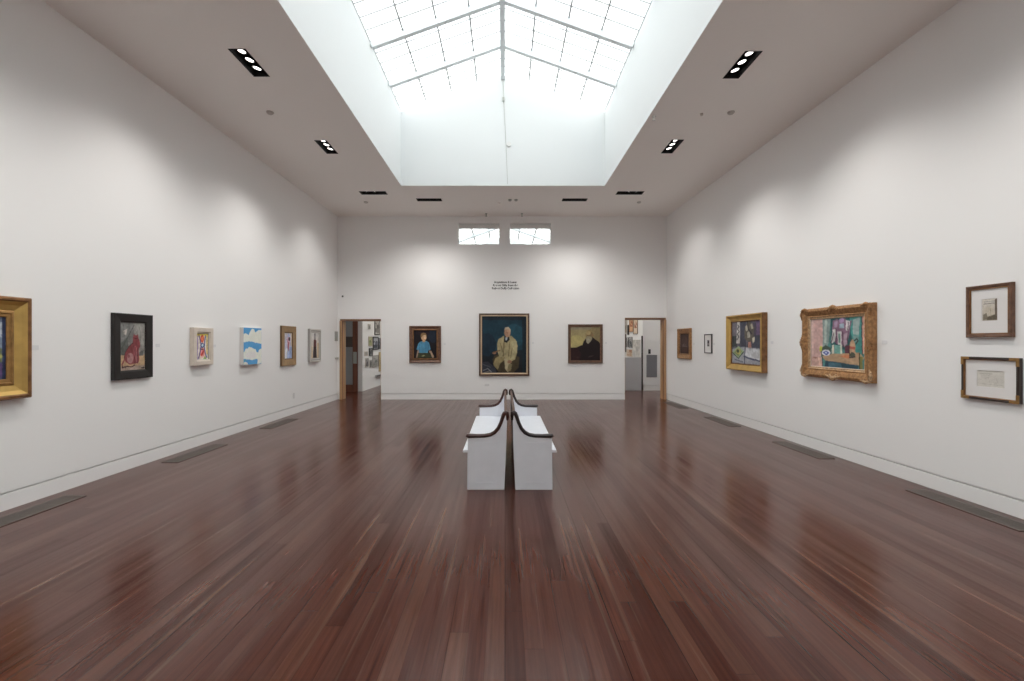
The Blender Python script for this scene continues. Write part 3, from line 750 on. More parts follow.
bm = new_bm(); box(bm, -.28, .28, -.066, 0, -.321, .321); obj('stretcher', bm, FWHITE, cl, bevel=.003)
picture_mesh('cloud_picture', art_d(.552, .634, 90), .552, .634, -.068, .0015, cl, PAINT)
def art_e(W, H, n):
    ops = [('g', 0, 1, (190, 186, 196), (152, 166, 200)), ('r', .6, .55, 1, 1, (142, 158, 198)), ('r', 0, .3, .3, 1, (182, 184, 204)), ('r', .86, 0, 1, .5, (196, 180, 160)), ('p', [(.55, 0), (.75, .14), (.6, .2), (.45, .12)], (158, 170, 206)),
           ('p', [(.45, .18), (.62, .14), (.72, .24), (.74, .38), (.66, .50), (.62, .68), (.52, .72), (.48, .58), (.40, .42), (.36, .28)], (186, 138, 150)),
           ('e', .66, .24, .12, .08, (46, 36, 52)), ('p', [(.50, .34), (.66, .40), (.60, .58), (.54, .70), (.48, .54)], (150, 78, 92)), ('l', [(.2, .28), (.46, .24)], .05, (164, 142, 170)), ('l', [(.40, .46), (.36, .56), (.46, .60)], .05, (134, 120, 152)), ('p', [(.2, .6), (.4, .6), (.34, 1), (.1, 1)], (206, 208, 216))]
    return paint(W, H, n, (180, 182, 200), ops, .18)
framed('framed_painting', 'tan bronze framed pale blue picture with a small red and dark figure', 'painting', 'L', 9.343, 1.447, .597, .809,
       [(0, 0, 0), (0, .042, 1), (.010, .046, 0), (.030, .040, 0), (.125, .030, 0), (.140, .024, 1), (.146, .018, 1)], [FTAN, FTAND], art_e, GL)
def art_f(W, H, n):
    dk, rd = (48, 36, 40), (94, 46, 42)
    ops = [('g', 0, 1, (206, 204, 202), (206, 190, 172)), ('r', 0, .55, .22, 1, (204, 182, 142)), ('r', .82, .4, 1, 1, (196, 172, 128)),
           ('p', [(.36, .30), (.44, .26), (.58, .26), (.68, .32), (.70, .55), (.74, .98), (.28, .98), (.34, .6)], rd), ('p', [(.34, .55), (.68, .55), (.76, .98), (.26, .98)], dk), ('r', .46, .08, .58, .28, (82, 70, 74)), ('e', .52, .07, .07, .05, (60, 54, 60)), ('l', [(.52, .35), (.52, .9)], .04, (70, 36, 36)), ('l', [(.2, .98), (.85, .98)], .02, (110, 96, 84))]
    return paint(W, H, n, (206, 200, 194), ops, .12)
framed('framed_painting', 'silver grey framed picture of a dark bottle shape, farthest on the left wall', 'painting', 'L', 10.584, 1.444, .596, .765,
       [(0, 0, 0), (0, .055, 1), (.012, .060, 0), (.035, .058, 0), (.045, .046, 1), (.060, .046, 1), (.066, .052, 0), (.085, .048, 0), (.092, .036, 1)], [FSILV, FSILVD], art_f, GL)

# --- end wall
def art_g(W, H, n):
    sk, sh = (184, 146, 106), (70, 132, 166)
    ops = [('r', 0, 0, 1, 1, (28, 24, 28)), ('e', .85, .2, .22, .25, (30, 38, 52)), ('e', .4, .1, .3, .1, (38, 26, 32)),
           ('p', [(.16, .73), (.26, .55), (.30, .75), (.17, .97), (.10, .97)], (150, 124, 104)), ('p', [(.66, .72), (.76, .72), (.88, .92), (.86, .98), (.80, .97), (.70, .82)], (156, 130, 108)),
           ('p', [(.16, .97), (.20, .80), (.72, .80), (.80, .97)], (54, 58, 40)), ('p', [(.32, .92), (.42, .86), (.5, .88), (.42, .94)], (112, 116, 84)),
           ('p', [(.26, .42), (.36, .385), (.56, .385), (.66, .44), (.74, .68), (.62, .72), (.62, .80), (.24, .80), (.22, .70), (.12, .68), (.20, .48)], sh),
           ('p', [(.46, .42), (.60, .42), (.66, .7), (.5, .78)], (60, 118, 152)), ('l', [(.26, .5), (.24, .72)], .02, (48, 96, 128)), ('l', [(.64, .5), (.64, .72)], .02, (48, 96, 128)),
           ('r', .38, .32, .50, .42, (168, 128, 90)), ('e', .44, .26, .115, .115, sk), ('e', .49, .24, .06, .08, (206, 172, 134)), ('p', [(.30, .22), (.32, .13), (.42, .09), (.52, .11), (.57, .20), (.56, .27), (.52, .18), (.40, .18), (.35, .26)], (122, 92, 58)), ('l', [(.47, .24), (.53, .24)], .014, (96, 66, 48)), ('l', [(.46, .33), (.50, .33)], .014, (136, 78, 64)), ('r', .96, 0, 1, 1, (20, 18, 22))]
    return paint(W, H, n, (28, 24, 28), ops, .14, .008)
framed('framed_painting', 'portrait of a child in a blue shirt, brown gilt frame', 'painting', 'B', -2.113, 1.463, .835, .975,
       [(0, 0, 0), (0, .045, 0), (.010, .055, 0), (.028, .050, 0), (.055, .034, 0), (.085, .030, 0), (.095, .036, 1), (.110, .034, 1), (.118, .022, 1)], [FRED, GILTD], art_g, GB)
def art_h(W, H, n):
    yl, y2, sk, dk = (150, 138, 100), (128, 114, 78), (158, 118, 92), (20, 24, 30)
    ops = [('g', 0, .6, (20, 46, 60), (24, 54, 68)), ('g', .6, 1, (24, 34, 42), (24, 22, 26)), ('e', .72, .34, .24, .2, (28, 66, 80)), ('r', 0, 0, 1, .07, (24, 34, 42)), ('e', .12, .5, .2, .2, (22, 40, 54)), ('r', .9, 0, 1, 1, (22, 34, 42)),
           ('p', [(0, .80), (.14, .80), (.30, .90), (.34, 1), (0, 1)], (48, 50, 60)), ('l', [(.04, .95), (.14, .92), (.22, .98)], .018, (120, 120, 126)), ('l', [(.02, .84), (.2, .9)], .014, (84, 84, 94)), ('l', [(.06, .99), (.2, .96)], .012, (140, 132, 120)),
           ('p', [(.28, .70), (.44, .64), (.66, .66), (.84, .72), (.82, .9), (.70, 1), (.38, .98), (.26, .86), (.24, .76)], (62, 52, 36)),
           ('p', [(.26, .84), (.30, .74), (.46, .66), (.52, .76), (.42, .82), (.36, .94), (.28, .88)], y2), ('p', [(.50, .74), (.62, .72), (.66, .92), (.58, .98), (.52, .92)], (150, 138, 108)),
           ('p', [(.34, .50), (.38, .40), (.48, .345), (.56, .36), (.66, .34), (.76, .42), (.80, .52), (.79, .64), (.74, .76), (.64, .80), (.50, .72), (.40, .72), (.36, .64)], yl),
           ('p', [(.66, .44), (.78, .44), (.79, .62), (.72, .74), (.64, .76), (.68, .6)], (160, 150, 112)), ('l', [(.50, .40), (.48, .70)], .018, (96, 82, 54)), ('l', [(.62, .46), (.60, .70)], .016, (112, 98, 66)), ('l', [(.42, .48), (.46, .62)], .02, (112, 100, 68)), ('l', [(.68, .56), (.64, .74)], .014, (104, 90, 60)),
           ('p', [(.50, .355), (.60, .34), (.62, .41), (.56, .47), (.50, .45)], dk), ('p', [(.525, .37), (.58, .37), (.565, .42), (.53, .43)], (142, 152, 156)),
           ('e', .572, .285, .068, .088, sk), ('e', .60, .28, .035, .07, (176, 136, 108)), ('p', [(.50, .25), (.52, .20), (.60, .19), (.645, .23), (.645, .29), (.62, .24), (.54, .235)], (166, 150, 124)), ('l', [(.55, .285), (.585, .285)], .01, (92, 60, 50)), ('l', [(.56, .335), (.59, .335)], .009, (120, 70, 60)), ('l', [(.575, .285), (.575, .315)], .012, (132, 92, 72)),
           ('e', .28, .645, .045, .022, (136, 96, 76)), ('l', [(.25, .64), (.40, .60)], .025, (110, 80, 58)), ('e', .62, .80, .05, .03, (134, 96, 74)), ('p', [(.60, .84), (.68, .84), (.64, .96), (.56, .96)], (110, 100, 70))]
    return paint(W, H, n, (22, 44, 56), ops, .18, .008)
framed('framed_painting', 'largest portrait, seated person in a long pale yellow coat on dark blue', 'painting', 'B', -.022, 1.456, 1.329, 1.648,
       [(0, 0, 0), (0, .045, 0), (.012, .052, 0), (.038, .050, 0), (.044, .042, 0), (.052, .044, 1), (.070, .040, 1), (.078, .028, 1)], [FWAL, FWALL], art_h, GB, px=120)
def art_i(W, H, n):
    bk = (30, 22, 24)
    ops = [('g', 0, .7, (140, 128, 92), (160, 144, 92)), ('r', 0, 0, 1, .09, (132, 120, 98)), ('e', .85, .3, .3, .3, (124, 110, 76)), ('e', .2, .45, .25, .2, (164, 150, 96)),
           ('p', [(0, .62), (.2, .61), (.4, .54), (.44, .44), (.50, .36), (.56, .32), (.74, .31), (.84, .38), (.95, .44), (1, .52), (1, 1), (0, 1)], bk), ('p', [(0, .64), (.25, .63), (.36, .8), (.3, 1), (0, 1)], (44, 24, 26)),
           ('e', .63, .24, .125, .135, (132, 112, 74)), ('e', .67, .25, .09, .10, (112, 92, 62)), ('e', .60, .19, .08, .06, (150, 130, 88)), ('p', [(.51, .34), (.55, .28), (.70, .29), (.73, .36), (.66, .45), (.60, .51), (.54, .47)], (136, 128, 104)), ('e', .60, .42, .06, .07, (148, 142, 122)), ('l', [(.55, .255), (.60, .25)], .012, (84, 62, 42)), ('e', .755, .25, .022, .035, (128, 98, 66)), ('l', [(.53, .3), (.57, .31)], .012, (100, 74, 52)),
           ('p', [(.58, .90), (.66, .85), (.80, .84), (.70, .89)], (56, 46, 46)), ('e', .24, .90, .05, .03, (52, 36, 36))]
    return paint(W, H, n, (150, 138, 92), ops, .10, .008)
framed('framed_painting', 'portrait of a bearded person in black against dull yellow', 'painting', 'B', 2.128, 1.480, .915, 1.026,
       [(0, 0, 0), (0, .038, 0), (.008, .045, 0), (.040, .036, 0), (.052, .038, 1), (.062, .034, 1), (.070, .022, 1)], [FWAL, FRED], art_i, GB)

# --- right wall
def art_j(W, H, n):
    return paint(W, H, n, (64, 44, 40), [('e', .5, .55, .45, .4, (72, 50, 46)), ('l', [(.25, .62), (.75, .64)], .04, (98, 84, 80)), ('e', .35, .56, .07, .05, (94, 76, 74)), ('e', .6, .58, .09, .06, (88, 66, 62)), ('l', [(.45, .5), (.47, .62)], .03, (110, 96, 92))], .16)
framed('framed_painting', 'dark brown still life in a worn gilt frame beside the right doorway', 'painting', 'R', 10.907, 1.485, .750, .727,
       [(0, 0, 0), (0, .040, 0), (.014, .050, 0), (.050, .040, 0), (.100, .026, 0), (.116, .030, 1), (.130, .018, 1)], [CARVE, GILTD], art_j, GR)
def art_k(W, H, n):
    return paint(W, H, n, (128, 124, 126), [('e', .5, .35, .3, .22, (72, 68, 74)), ('r', .2, .55, .8, .95, (94, 88, 92)), ('e', .5, .62, .2, .1, (150, 142, 140))], .1)
framed('framed_print', 'tiny charcoal framed print with wide white mount', 'print', 'R', 9.691, 1.489, .332, .409,
       [(0, 0, 0), (0, .024, 0), (.004, .027, 0), (.016, .027, 0), (.018, .018, 0)], [FGREY], art_k, GR, mount=(.11, .135, .01), px=40)
def art_l(W, H, n):
    ops = [('r', 0, 0, 1, 1, (88, 86, 96)), ('r', 0, 0, .16, .34, (104, 98, 106)), ('r', .32, 0, .52, .6, (66, 68, 82)), ('r', .82, 0, 1, .36, (100, 80, 112)), ('r', .6, .05, .85, .6, (78, 72, 86)), ('r', 0, .34, .2, .6, (54, 60, 62)), ('r', .72, .34, 1, .62, (62, 66, 78)),
           ('p', [(.20, 0), (.30, 0), (.30, .52), (.16, .52)], (176, 172, 168)), ('l', [(.22, .08), (.27, .12), (.21, .18), (.27, .24), (.20, .30), (.26, .36), (.19, .43)], .03, (90, 88, 88)),
           ('p', [(.46, .18), (.52, .10), (.56, .0), (.66, 0), (.70, .10), (.80, .16), (.76, .28), (.80, .42), (.68, .48), (.54, .46), (.46, .38)], (88, 82, 74)),
           ('p', [(.48, .14), (.54, .10), (.58, .22), (.52, .24)], (168, 164, 146)), ('p', [(.56, .26), (.64, .24), (.66, .38), (.56, .40)], (150, 146, 134)), ('p', [(.66, .10), (.72, .06), (.76, .18), (.70, .20)], (160, 154, 134)), ('p', [(.72, .40), (.80, .36), (.80, .48), (.74, .52)], (172, 166, 146)), ('l', [(.56, .02), (.60, .2), (.70, .3)], .025, (48, 46, 50)),
           ('p', [(.58, .48), (.68, .48), (.70, .74), (.56, .72)], (168, 118, 104)), ('l', [(.58, .47), (.56, .73)], .02, (60, 50, 54)),
           ('p', [(0, .66), (.40, .60), (1, .64), (1, 1), (0, 1)], (138, 140, 148)), ('p', [(.50, .62), (1, .66), (1, .90), (.48, .80)], (172, 174, 178)), ('l', [(.48, .62), (.46, 1)], .025, (58, 64, 84)), ('l', [(.44, .82), (.75, .88), (1, .90)], .025, (60, 66, 92)),
           ('p', [(.02, .74), (.24, .58), (.44, .70), (.24, .86)], (142, 162, 122)), ('p', [(.08, .74), (.24, .63), (.38, .71), (.24, .81)], (118, 134, 88)), ('e', .24, .71, .09, .07, (168, 164, 92)), ('e', .22, .70, .05, .04, (70, 82, 56)), ('l', [(.02, .74), (.24, .87), (.44, .71)], .02, (54, 70, 60)), ('l', [(.1, .9), (.4, .95)], .02, (92, 96, 108))]
    return paint(W, H, n, (88, 86, 96), ops, .18, .012)
framed('framed_painting', 'grey still life with a green dish in a deep scooped gold frame', 'painting', 'R', 8.190, 1.514, 1.19, 1.019,
       [(0, 0, 0), (0, .085, 1), (.006, .098, 1), (.022, .100, 0), (.030, .094, 0), (.070, .066, 0), (.105, .052, 0), (.112, .058, 0), (.122, .056, 1), (.128, .044, 1)], [GILT, GILTD], art_l, GR)
def art_m(W, H, n):
    pk, tl, pu, wt = (186, 150, 144), (58, 118, 116), (122, 92, 112), (178, 176, 174)
    ops = [('r', 0, 0, 1, 1, (70, 118, 116)), ('p', [(0, 0), (.24, 0), (.25, .5), (.20, .80), (0, .82)], pk), ('r', 0, 0, .05, .8, (196, 166, 158)), ('p', [(.24, 0), (.40, 0), (.36, .5), (.30, .66), (.24, .6)], (124, 142, 138)), ('p', [(.28, .02), (.33, .02), (.31, .5), (.27, .5)], (164, 178, 170)),
           ('r', .40, 0, .80, .62, (36, 82, 84)), ('p', [(.74, 0), (.95, 0), (.95, .74), (.80, .70)], (62, 130, 124)), ('p', [(.80, .06), (.92, .02), (.90, .36), (.80, .34)], (140, 158, 156)), ('p', [(.80, .36), (.90, .36), (.88, .50), (.80, .48)], (110, 144, 140)), ('r', .955, 0, 1, .7, (198, 148, 130)), ('l', [(.95, 0), (.95, .72)], .014, (60, 50, 54)),
           ('p', [(.44, .06), (.52, .02), (.58, .10), (.66, .02), (.72, .10), (.78, .06), (.74, .30), (.70, .50), (.62, .56), (.50, .52), (.42, .40)], pu),
           ('p', [(.44, .24), (.50, .22), (.48, .46), (.42, .52), (.40, .46)], wt), ('p', [(.52, .28), (.60, .28), (.60, .54), (.54, .54)], wt), ('p', [(.54, .32), (.58, .32), (.58, .50), (.55, .50)], (92, 122, 112)), ('p', [(.46, .08), (.52, .06), (.52, .18), (.47, .2)], (150, 128, 150)), ('p', [(.56, .12), (.64, .12), (.64, .22), (.56, .22)], (138, 156, 170)), ('p', [(.68, .06), (.75, .08), (.72, .28), (.67, .26)], (192, 186, 186)), ('e', .60, .06, .05, .05, (150, 122, 158)), ('p', [(.63, .34), (.70, .30), (.70, .52), (.64, .58)], (150, 128, 140)),
           ('l', [(.50, .22), (.50, .56)], .014, (58, 36, 52)), ('l', [(.62, .28), (.63, .58)], .014, (70, 44, 60)), ('l', [(.40, .5), (.46, .3)], .012, (60, 40, 54)), ('l', [(.72, .1), (.70, .5)], .012, (72, 48, 66)),
           ('p', [(.42, .54), (.46, .54), (.47, .76), (.42, .76)], (190, 186, 170)), ('p', [(.58, .54), (.61, .54), (.61, .76), (.58, .76)], (186, 190, 172)), ('p', [(.47, .54), (.58, .56), (.58, .78), (.47, .78)], (100, 150, 140)), ('p', [(.66, .56), (.74, .54), (.74, .76), (.66, .76)], (88, 46, 60)),
           ('p', [(.20, .62), (.30, .54), (.40, .60), (.40, .76), (.22, .80)], (64, 78, 68)), ('p', [(.18, .58), (.23, .58), (.23, .66), (.18, .68)], (176, 180, 60)),
           ('p', [(.22, .78), (.45, .72), (.90, .68), (.98, .78), (.90, .92), (.30, .86)], (164, 134, 104)), ('p', [(.55, .76), (.78, .70), (.86, .74), (.70, .80)], (178, 110, 74)), ('p', [(.30, .86), (.90, .92), (.88, 1), (.28, 1)], (40, 70, 84)), ('r', .36, .90, .60, 1, (62, 98, 112)), ('r', .9, .76, .96, 1, (116, 112, 60)), ('l', [(.24, .80), (.24, 1)], .014, (50, 40, 44)), ('l', [(.91, .7), (.91, 1)], .014, (56, 50, 40)), ('p', [(.0, .8), (.22, .8), (.24, 1), (0, 1)], (188, 150, 138)), ('p', [(.03, .80), (.15, .80), (.09, .84)], (140, 96, 86)), ('l', [(.16, .8), (.2, 1)], .02, (210, 180, 160)),
           ('e', .31, .70, .085, .065, (198, 200, 208)), ('p', [(.24, .70), (.31, .66), (.38, .70), (.31, .76)], (64, 78, 150)), ('p', [(.28, .70), (.31, .68), (.34, .70), (.31, .73)], (170, 180, 204)),
           ('p', [(.75, .48), (.79, .42), (.82, .48), (.84, .56), (.84, .76), (.74, .78), (.74, .58)], (178, 142, 112)), ('p', [(.74, .56), (.84, .58), (.83, .63), (.74, .61)], (166, 84, 70)), ('e', .79, .73, .045, .05, (74, 78, 66)), ('l', [(.84, .52), (.88, .46), (.86, .42), (.82, .46)], .014, (40, 44, 42)), ('l', [(.74, .56), (.74, .78), (.84, .76)], .012, (50, 40, 38))]
    return paint(W, H, n, tl, ops, .16, .012)
orn = framed('framed_painting', 'colourful table still life in an ornate carved antique gilt frame', 'painting', 'R', 6.035, 1.514, 1.25, .965,
       [(0, 0, 0), (0, .050, 0), (.012, .064, 0), (.040, .074, 0), (.075, .060, 0), (.105, .044, 0), (.120, .048, 0), (.128, .036, 1), (.150, .034, 1), (.156, .026, 2)], [CARVE, CARVEL, LINEN], art_m, GR, px=110)
def ornament(x, z, ang, k, m=CARVE):
    bm = new_bm(); R = Matrix.Translation((x, 0, z)) @ Matrix.Rotation(ang, 4, 'Y')
    # a shell with leaf scrolls: local x along the rail, local z outwards
    for i in range(-2, 3):
        ellipsoid(bm, (i * .020 * k, -.072, .010 * k - abs(i) * .006 * k), (.012 * k, .020, .034 * k), R)
    for s in (-1, 1):
        for j, (a, b, r) in enumerate(((.062, -.004, .024), (.092, -.016, .020), (.118, -.022, .015))):
            ellipsoid(bm, (s * a * k, -.066, b * k), (r * k * 1.1, .018, r * k * .8), R)
        ellipsoid(bm, (s * .055 * k, -.060, -.036 * k), (.024 * k, .016, .012 * k), R)
    obj('carved_ornament', bm, m, orn, smooth=True)
ww, hh = 1.25 / 2 - .026, .965 / 2 - .026
for sx in (-1, 1):
    for sz in (-1, 1):
        m_ = CARVE if sz > 0 else CARVEL
        ornament(sx * (ww - .055), sz * (hh + .013), 0 if sz > 0 else PI, .62, m_)
        ornament(sx * (ww + .013), sz * (hh - .055), sx * PI / 2, .62, m_)
for sz in (-1, 1): ornament(0, sz * (hh + .006), 0 if sz > 0 else PI, 1.0, CARVE if sz > 0 else CARVEL)
for sx in (-1, 1): ornament(sx * (ww + .008), 0, sx * PI / 2, 1.05)
def art_n(W, H, n):
    ops = [('g', 0, 1, (196, 190, 180), (150, 140, 126)), ('r', .12, .1, .86, .26, (180, 174, 166)), ('l', [(.14, .14), (.8, .13)], .02, (120, 112, 104)), ('l', [(.12, .24), (.84, .22)], .03, (96, 86, 78)), ('p', [(.80, .06), (.92, .04), (.94, .95), (.80, .95)], (100, 88, 76)), ('e', .45, .6, .3, .22, (176, 166, 150)), ('p', [(.10, .72), (.3, .62), (.42, .9), (.1, .94)], (112, 104, 90)), ('p', [(.4, .8), (.8, .72), (.86, .95), (.3, .95)], (92, 84, 70)), ('l', [(.55, .45), (.57, .8)], .03, (124, 114, 100)), ('r', 0, 0, .06, 1, (206, 202, 196)), ('r', .95, 0, 1, 1, (206, 202, 196))]
    return paint(W, H, n, (186, 180, 170), ops, .12)
framed('framed_drawing', 'upright brown framed small grey drawing, upper of the two on the right wall', 'drawing', 'R', 4.165, 1.809, .391, .484,
       [(0, 0, 0), (0, .030, 0), (.006, .036, 0), (.024, .032, 0), (.030, .026, 0), (.036, .028, 1), (.041, .020, 1)], [FRED, GILTD], art_n, GR, mount=(.132, .200, .012), px=60)
def art_o(W, H, n):
    ops = [('r', 0, 0, 1, 1, (196, 192, 184)), ('r', .04, .06, .96, .94, (188, 184, 176)), ('l', [(.1, .22), (.55, .2)], .018, (140, 134, 126)), ('l', [(.14, .3), (.5, .28)], .01, (150, 144, 136)), ('l', [(.3, .5), (.42, .42), (.46, .7)], .012, (160, 154, 146)), ('l', [(.56, .5), (.7, .46), (.74, .7), (.62, .74)], .012, (160, 156, 148)), ('l', [(.1, .8), (.9, .82)], .014, (164, 158, 150))]
    return paint(W, H, n, (190, 186, 178), ops, .06)
od = framed('framed_drawing', 'wide dark framed faint drawing with gilt corners, lower of the two', 'drawing', 'R', 4.157, 1.187, .488, .397,
       [(0, 0, 0), (0, .032, 0), (.005, .036, 0), (.022, .034, 0), (.026, .028, 1), (.030, .020, 1)], [FDB, GILTD], art_o, GR, mount=(.232, .150, 0), px=60)
for sx in (-1, 1):
    for sz in (-1, 1):
        bm = new_bm(); a, b = .244, .1985
        for x0, x1, z0, z1 in ((a - .075, a + .0008, b - .0225, b + .0008), (a - .0225, a + .0008, b - .075, b - .0225)):
            box(bm, *sorted((sx * x0, sx * x1)), -.0375, -.030, *sorted((sz * z0, sz * z1)))
        obj('gilt_corner', bm, GILTM, od, bevel=.001)

# ------------------------------------------------------------------ small wall things
def wall_card(name, side, c, z, w, h, t, m, label, cat, group=None, bevel=.0008):
    loc, rot = wall_spot(side, c, z); bm = new_bm(); box(bm, -w / 2, w / 2, -t, 0, -h / 2, h / 2)
    o = obj(name, bm, m, bevel=bevel); o.location = loc; o.rotation_euler.z = rot
    return tag(o, label, cat, group)
for side, c, z, lab in (('L', 4.37, 1.472, 'small white wall label beside the large gold frame'), ('L', 5.897, 1.480, 'small white wall label beside the sitting cat painting'), ('L', 7.03, 1.463, 'small white wall label between the abstract and the cloud canvas'),
                        ('B', -1.60, 1.470, 'small white wall label beside the blue shirt portrait'), ('B', .74, 1.500, 'small white wall label beside the yellow coat portrait'), ('B', 2.68, 1.500, 'small white wall label beside the bearded portrait'),
                        ('R', 10.42, 1.479, 'small white wall label between the brown still life and the tiny print'), ('R', 9.46, 1.483, 'small white wall label beside the tiny charcoal framed print'), ('R', 7.468, 1.517, 'small white wall label beside the scooped gold frame'), ('R', 5.306, 1.522, 'small white wall label beside the ornate carved frame')):
    wall_card('wall_label', side, c, z, 0.07 if side != 'B' else .055, .042, .003, CARD, lab, 'wall label', 'wall labels beside the pictures')
wall_card('wall_plate', 'L', 11.965, 1.676, .19, .25, .012, GPLATE, 'grey wall plate beside the left doorway', 'wall plate')
o = wall_card('door_holder', 'L', 11.975, 1.10, .16, .035, .03, GPLATE, 'small dark bracket on the wall below the grey plate', 'bracket')
def outlet(side, c, z, label, w=.075, h=.115):
    loc, rot = wall_spot(side, c, z); root = thing('wall_outlet', label, 'outlet', loc, rot)
    bm = new_bm(); box(bm, -w / 2, w / 2, -.006, 0, -h / 2, h / 2); obj('cover_plate', bm, PLASTIC, root, bevel=.002)
    for s in (-1, 1):
        bm = new_bm(); box(bm, -.017 if w < h else s * .022 - .017, .017 if w < h else s * .022 + .017, -.0085, -.006, (s * .022 - .014) if w < h else -.014, (s * .022 + .014) if w < h else .014); obj('socket', bm, CARD, root)
outlet('L', 9.617, .389, 'white wall outlet low on the left wall')
outlet('B', -.478, .39, 'white wall outlet under the yellow coat portrait', .115, .05)
loc, rot = wall_spot('B', -4.30, 2.735)
root = thing('wall_sensor', 'tiny black sensor high on the end wall above the left doorway', 'sensor', loc, rot)
bm = new_bm(); box(bm, -.03, .03, -.012, 0, -.03, .03); obj('base_plate', bm, PLASTIC, root, bevel=.003)
bm = new_bm(); ellipsoid(bm, (0, -.022, 0), (.022, .02, .022)); obj('eye', bm, DPLAST, root, smooth=True)

# lettering on the end wall
bm = new_bm()
for t, dz, sx in (('Acquisitions & Loans:', .062, .60), ('Recent Gifts from the', -.020, .665), ('Robert Duffy Collection', -.100, .72)):
    cu = bpy.data.curves.new('text_line', 'FONT'); cu.body = t; cu.align_x = 'CENTER'; cu.size = .078; cu.extrude = .0008; cu.offset = .0024
    o = bpy.data.objects.new('text_line', cu); C.objects.link(o)
    bpy.context.view_layer.update()
    me = bpy.data.meshes.new_from_object(o.evaluated_get(bpy.context.evaluated_depsgraph_get()))
    k = sx / max(v.co.x for v in me.vertices) / 2
    me.transform(Matrix.Translation((0, 0, dz)) @ Matrix.Rotation(PI / 2, 4, 'X') @ Matrix.Diagonal((k, 1, 1, 1)))
    bm.from_mesh(me); bpy.data.objects.remove(o); bpy.data.curves.remove(cu); bpy.data.meshes.remove(me)
me = bpy.data.meshes.new('wall_lettering'); bm.to_mesh(me); bm.free(); me.materials.clear(); me.materials.append(LETTER)
o = bpy.data.objects.new('wall_lettering', me); C.objects.link(o); o.location = (.013, YB - .001, 3.025)
tag(o, 'three lines of small black lettering above the yellow coat portrait', 'lettering')

# ------------------------------------------------------------------ pictures and fittings in the next gallery
def bw(c1, c2, c3):
    def f(W, H, n):
        r = random.Random(str((c1, c2, c3)))
        ops = [('e', r.uniform(.3, .7), r.uniform(.3, .7), .3, .28, c2), ('r', .1, .62, .9, .9, c3), ('l', [(.15, r.uniform(.2, .4)), (.85, r.uniform(.3, .6))], .08, c3), ('e', r.uniform(.3, .7), .3, .12, .1, c1)]
        return paint(W, H, n, c1, ops, .15)
    return f
pf = [(0, 0, 0), (0, .025, 0), (.004, .028, 0), (.028, .028, 0), (.032, .018, 0)]
pt = [(0, 0, 0), (0, .018, 0), (.003, .020, 0), (.010, .020, 0), (.012, .014, 0)]
GN, GN2 = 'pictures seen through the left doorway', 'pictures seen through the right doorway'
def al(x0, x1, y0, y1):      # a picture on the left wall of the next gallery, from where it shows in the doorway
    a, b = 4.4 * 455 / (505 - x0), 4.4 * 455 / (505 - x1); m = (a + b) / 2
    return m, EYE + (342 - (y0 + y1) / 2) / 455 * m, b - a, (y1 - y0) / 455 * m
def ar(x0, x1, y0, y1):
    a, b = 4.33 * 455 / (x0 - 505), 4.33 * 455 / (x1 - 505); m = (a + b) / 2
    return m, EYE + (342 - (y0 + y1) / 2) / 455 * m, a - b, (y1 - y0) / 455 * m
for (pxs, prof, ms, cols, lab) in (
    ((374.3, 379.2, 318, 335), pf, [FBLACK], ((176, 172, 166), (90, 88, 86), (120, 116, 112)), 'black framed picture at the top, seen through the left doorway'),
    ((368.2, 371.9, 336.5, 346.2), pt, [FCREAM], ((176, 174, 140), (120, 130, 84), (150, 152, 110)), 'yellow green unframed looking picture seen through the left doorway'),
    ((372.6, 377.8, 336.8, 349.7), pf, [FBLACK], ((160, 162, 168), (96, 100, 112), (70, 74, 84)), 'black framed blue grey picture in the middle, seen through the left doorway'),
    ((378.2, 382.5, 338, 349), pt, [FBLACK], ((110, 110, 114), (60, 60, 64), (80, 80, 84)), 'dark picture at the doorway edge, right of the blue grey one'),
    ((368.7, 372.2, 348, 355.8), pf, [FBLACK], ((150, 148, 146), (60, 60, 62), (84, 84, 86)), 'small thick black framed picture seen through the left doorway'),
    ((364.4, 367.2, 351.5, 356), pt, [FCREAM], ((176, 172, 164), (140, 138, 132), (150, 146, 140)), 'smallest pale picture by the wall end, seen through the left doorway'),
    ((364.9, 368.2, 358, 367), pt, [FSILV], ((150, 148, 146), (92, 92, 94), (112, 110, 110)), 'grey picture low by the wall end, seen through the left doorway'),
    ((369.2, 371.4, 360, 367.5), pt, [FSILV], ((128, 126, 124), (84, 84, 86), (104, 102, 102)), 'narrow grey picture low down, seen through the left doorway'),
    ((372.2, 378.0, 355.2, 366.8), pf, [FSILVD], ((158, 156, 152), (104, 104, 102), (130, 128, 124)), 'large grey print low down, seen through the left doorway'),
    ((378.6, 383.5, 352, 371), pt, [FTAN], ((190, 172, 128), (160, 140, 96), (176, 156, 110)), 'tall yellowish picture at the left doorway edge'),
    ((367.7, 370.0, 324, 329.4), pt, [FSILV], ((168, 164, 158), (120, 118, 114), (140, 138, 134)), 'small pale grey picture high up, seen through the left doorway')):
    c, z, w, h = al(*pxs)
    framed('framed_picture', lab, 'picture', 'AL', c, z, w, h, prof, ms, bw(*cols), GN, px=24)
c, z, w, h = al(374.8, 381, 374.6, 375.8)
loc, rot = wall_spot('AL', c, z); bm = new_bm(); box(bm, -w / 2, w / 2, -.09, 0, -.012, .012)
o = obj('wall_shelf', bm, FBLACK); o.location = loc; o.rotation_euler.z = rot; tag(o, 'short black wall shelf seen through the left doorway', 'shelf')
